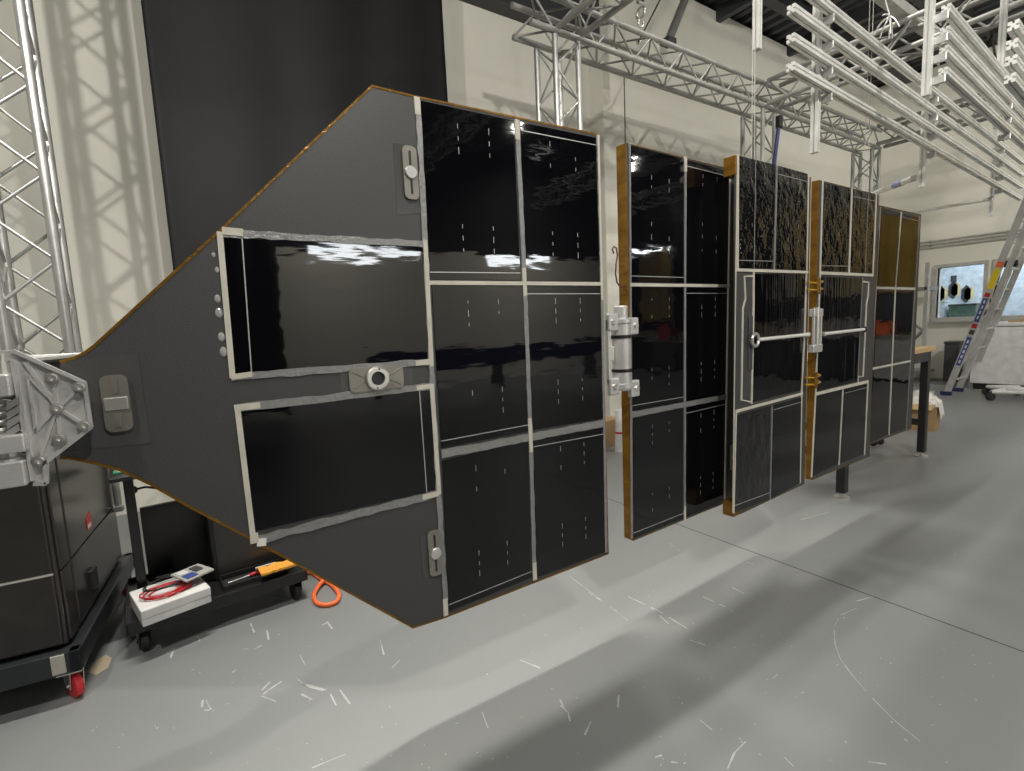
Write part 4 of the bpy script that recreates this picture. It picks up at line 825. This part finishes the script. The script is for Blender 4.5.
root = thing('reflection_board', 'unseen dark board behind the counter bins, added to darken the farthest panel reflection', 'board', (XE-.06, -1.1, .95)); MB().bbox((0, -1.3, 0), (.04, 1.5, .78), .005).build('panel', 'dgrey', root); MB().bbox((-.015, -1.32, .78), (.05, 1.52, .80), .003).build('edge_strip', 'grey', root)  # added dark board keeps the bright wall out of the panel reflection
for k, (y, s, m, lab) in enumerate(((-1.0, .34, 'orange', 'orange bin on the dark counter mirrored in the farthest panel'), (-1.8, .44, 'lgrey', 'grey tote on the counter mirrored in fourth panel'), (-3.0, .4, 'card', 'brown carton on the counter mirrored in fourth panel'), (-4.4, .5, 'green', 'green tote on the counter mirrored in third panel'), (-5.6, .4, 'red', 'red tote at the far end of the counter'))):
    root = thing('storage_bin', lab, 'bin', (XE-.80, y, .9)); MB().bbox((-.2, -s/2, 0), (.2, s/2, s*.8), .02).build('body', m, root); MB().bbox((-.21, -s/2-.01, s*.72), (.21, s/2+.01, s*.8), .01).build('rim', m, root)
mb = MB(); nx = 80; vv = []; ff = []
for k in range(2):
    for i in range(nx+1): vv.append((-4.8+6.0*i/nx, -6.6+.05*math.sin(i*.9), .1+4.4*k))
for i in range(nx): ff.append((i, i+1, nx+2+i, nx+1+i))
o = mb.add(vv, ff, True).build('dark_reflection_sheet', 'drape'); sm = o.modifiers.new('t', 'SOLIDIFY'); sm.thickness = .01; tag(o, 'unseen black sheet behind the viewer, added to darken the yoke panel reflection', 'curtain'); MB().tube([(-4.9, -6.6, 4.52), (1.3, -6.6, 4.52)], .03).build('sheet_rail', 'alug', o)  # added sheet, stands in for a person's dark reflection
mb = MB(); vv = []; ff = []
for k in range(2):
    for i in range(41): vv.append((XE-.25+.04*math.sin(i*.9), -8.8+6.4*i/40, 1.15+4.45*k))
for i in range(40): ff.append((i, i+1, 42+i, 41+i))
o = mb.add(vv, ff, True).build('dark_reflection_sheet', 'drape'); sm = o.modifiers.new('t', 'SOLIDIFY'); sm.thickness = .01; tag(o, 'unseen black sheet along the end wall, added to darken second and third panel reflections', 'curtain'); MB().tube([(XE-.25, -8.85, 5.63), (XE-.25, -2.3, 5.63)], .025).build('sheet_rail', 'alug', o)  # sheet added so these panels mirror black instead of bright wall
root = thing('navy_barrier', 'long navy barrier across the hall mirrored in the nearest panel', 'barrier', (6.5, -7.6, 0)); MB().bbox((-3.6, -.03, .55), (5.5, .03, .95)).build('board', 'navy', root)
for x in (-3.4, -.5, 2.4, 5.3): MB().bbox((x-.03, -.25, 0), (x+.03, .25, .56)).build('leg', 'dgrey', root)

# ------------------------------------------------------------------ lights
def area(name, loc, target, power, sx, sy=None, col=(1, .96, .88), spread=180):
    l = bpy.data.lights.new(name, 'AREA'); l.energy = power; l.color = col; l.shape = 'RECTANGLE' if sy else 'DISK'; l.size = sx
    if sy: l.size_y = sy
    l.spread = math.radians(spread)
    o = bpy.data.objects.new(name, l); C.objects.link(o); o.location = loc; d = V(target)-V(loc); o.rotation_euler = d.to_track_quat('-Z', 'Y').to_euler(); return o
area('lamp_left', (-1.6, .4, 4.6), (.4, 5, 1.8), 140, .12)
area('lamp_center', (.7, -1.6, 4.6), (5, 2.2, 2.4), 270, .16)
area('lamp_over_panels', (.55, 2.35, 5.5), (.55, 2.2, 0), 115, 1.7, .07, spread=95); area('lamp_over_panels', (4.8, 2.35, 5.5), (4.8, 2.2, 0), 85, 2.2, .07, spread=120)
for x in (.4, 1.4, 2.5, 3.7, 5.0): area('band_fill_lamp', (x, 3.62, 3.3), (x, 1.2, 0), 7.5, .6, .5, spread=55)  # unseen fill lamps added to lighten the inner side of the floor shadow
area('high_bay', (6.1, -6.3, 5.6), (6.0, -1, 0), 100, .2); area('high_bay', (11.2, -6.3, 5.6), (10, -1, 0), 100, .2)
area('high_bay', (9.0, -.8, 5.4), (11.5, 1.5, 1.5), 240, .5); area('high_bay', (5.2, -2.0, 5.5), (5.2, 1.2, 0), 20, .4)
area('reflection_fill', (2.5, -7.0, 5.6), (2.5, -9, 1.6), 520, .5, 2.5, spread=120); area('reflection_fill', (7.5, -7.0, 5.6), (7.5, -9, 1.6), 520, .5, 2.5, spread=120)  # added unseen lamps, brighten the front wall that the cells mirror
area('strip_light', (3.3, -8.4, 3.2), (3.3, 0, 2.6), 55, 2.5, .16, (.92, .96, 1)); area('strip_light', (7.3, -8.4, 3.15), (7.3, 0, 2.6), 45, 2.0, .17, (.92, .96, 1))
area('strip_light', (11.6, -6.2, 3.35), (8, 0, 2.6), 26, 1.6, .06, (.92, .96, 1))
area('annex_light', (XE+1.1, WY1-1.2, 3.15), (XE+1.1, WY1-1.2, 0), 110, 1.2, 2.5, (.85, .93, 1))
wd = bpy.data.worlds.new('world'); bpy.context.scene.world = wd; wd.use_nodes = True
wd.node_tree.nodes['Background'].inputs[0].default_value = (.9, .92, 1, 1); wd.node_tree.nodes['Background'].inputs[1].default_value = .05
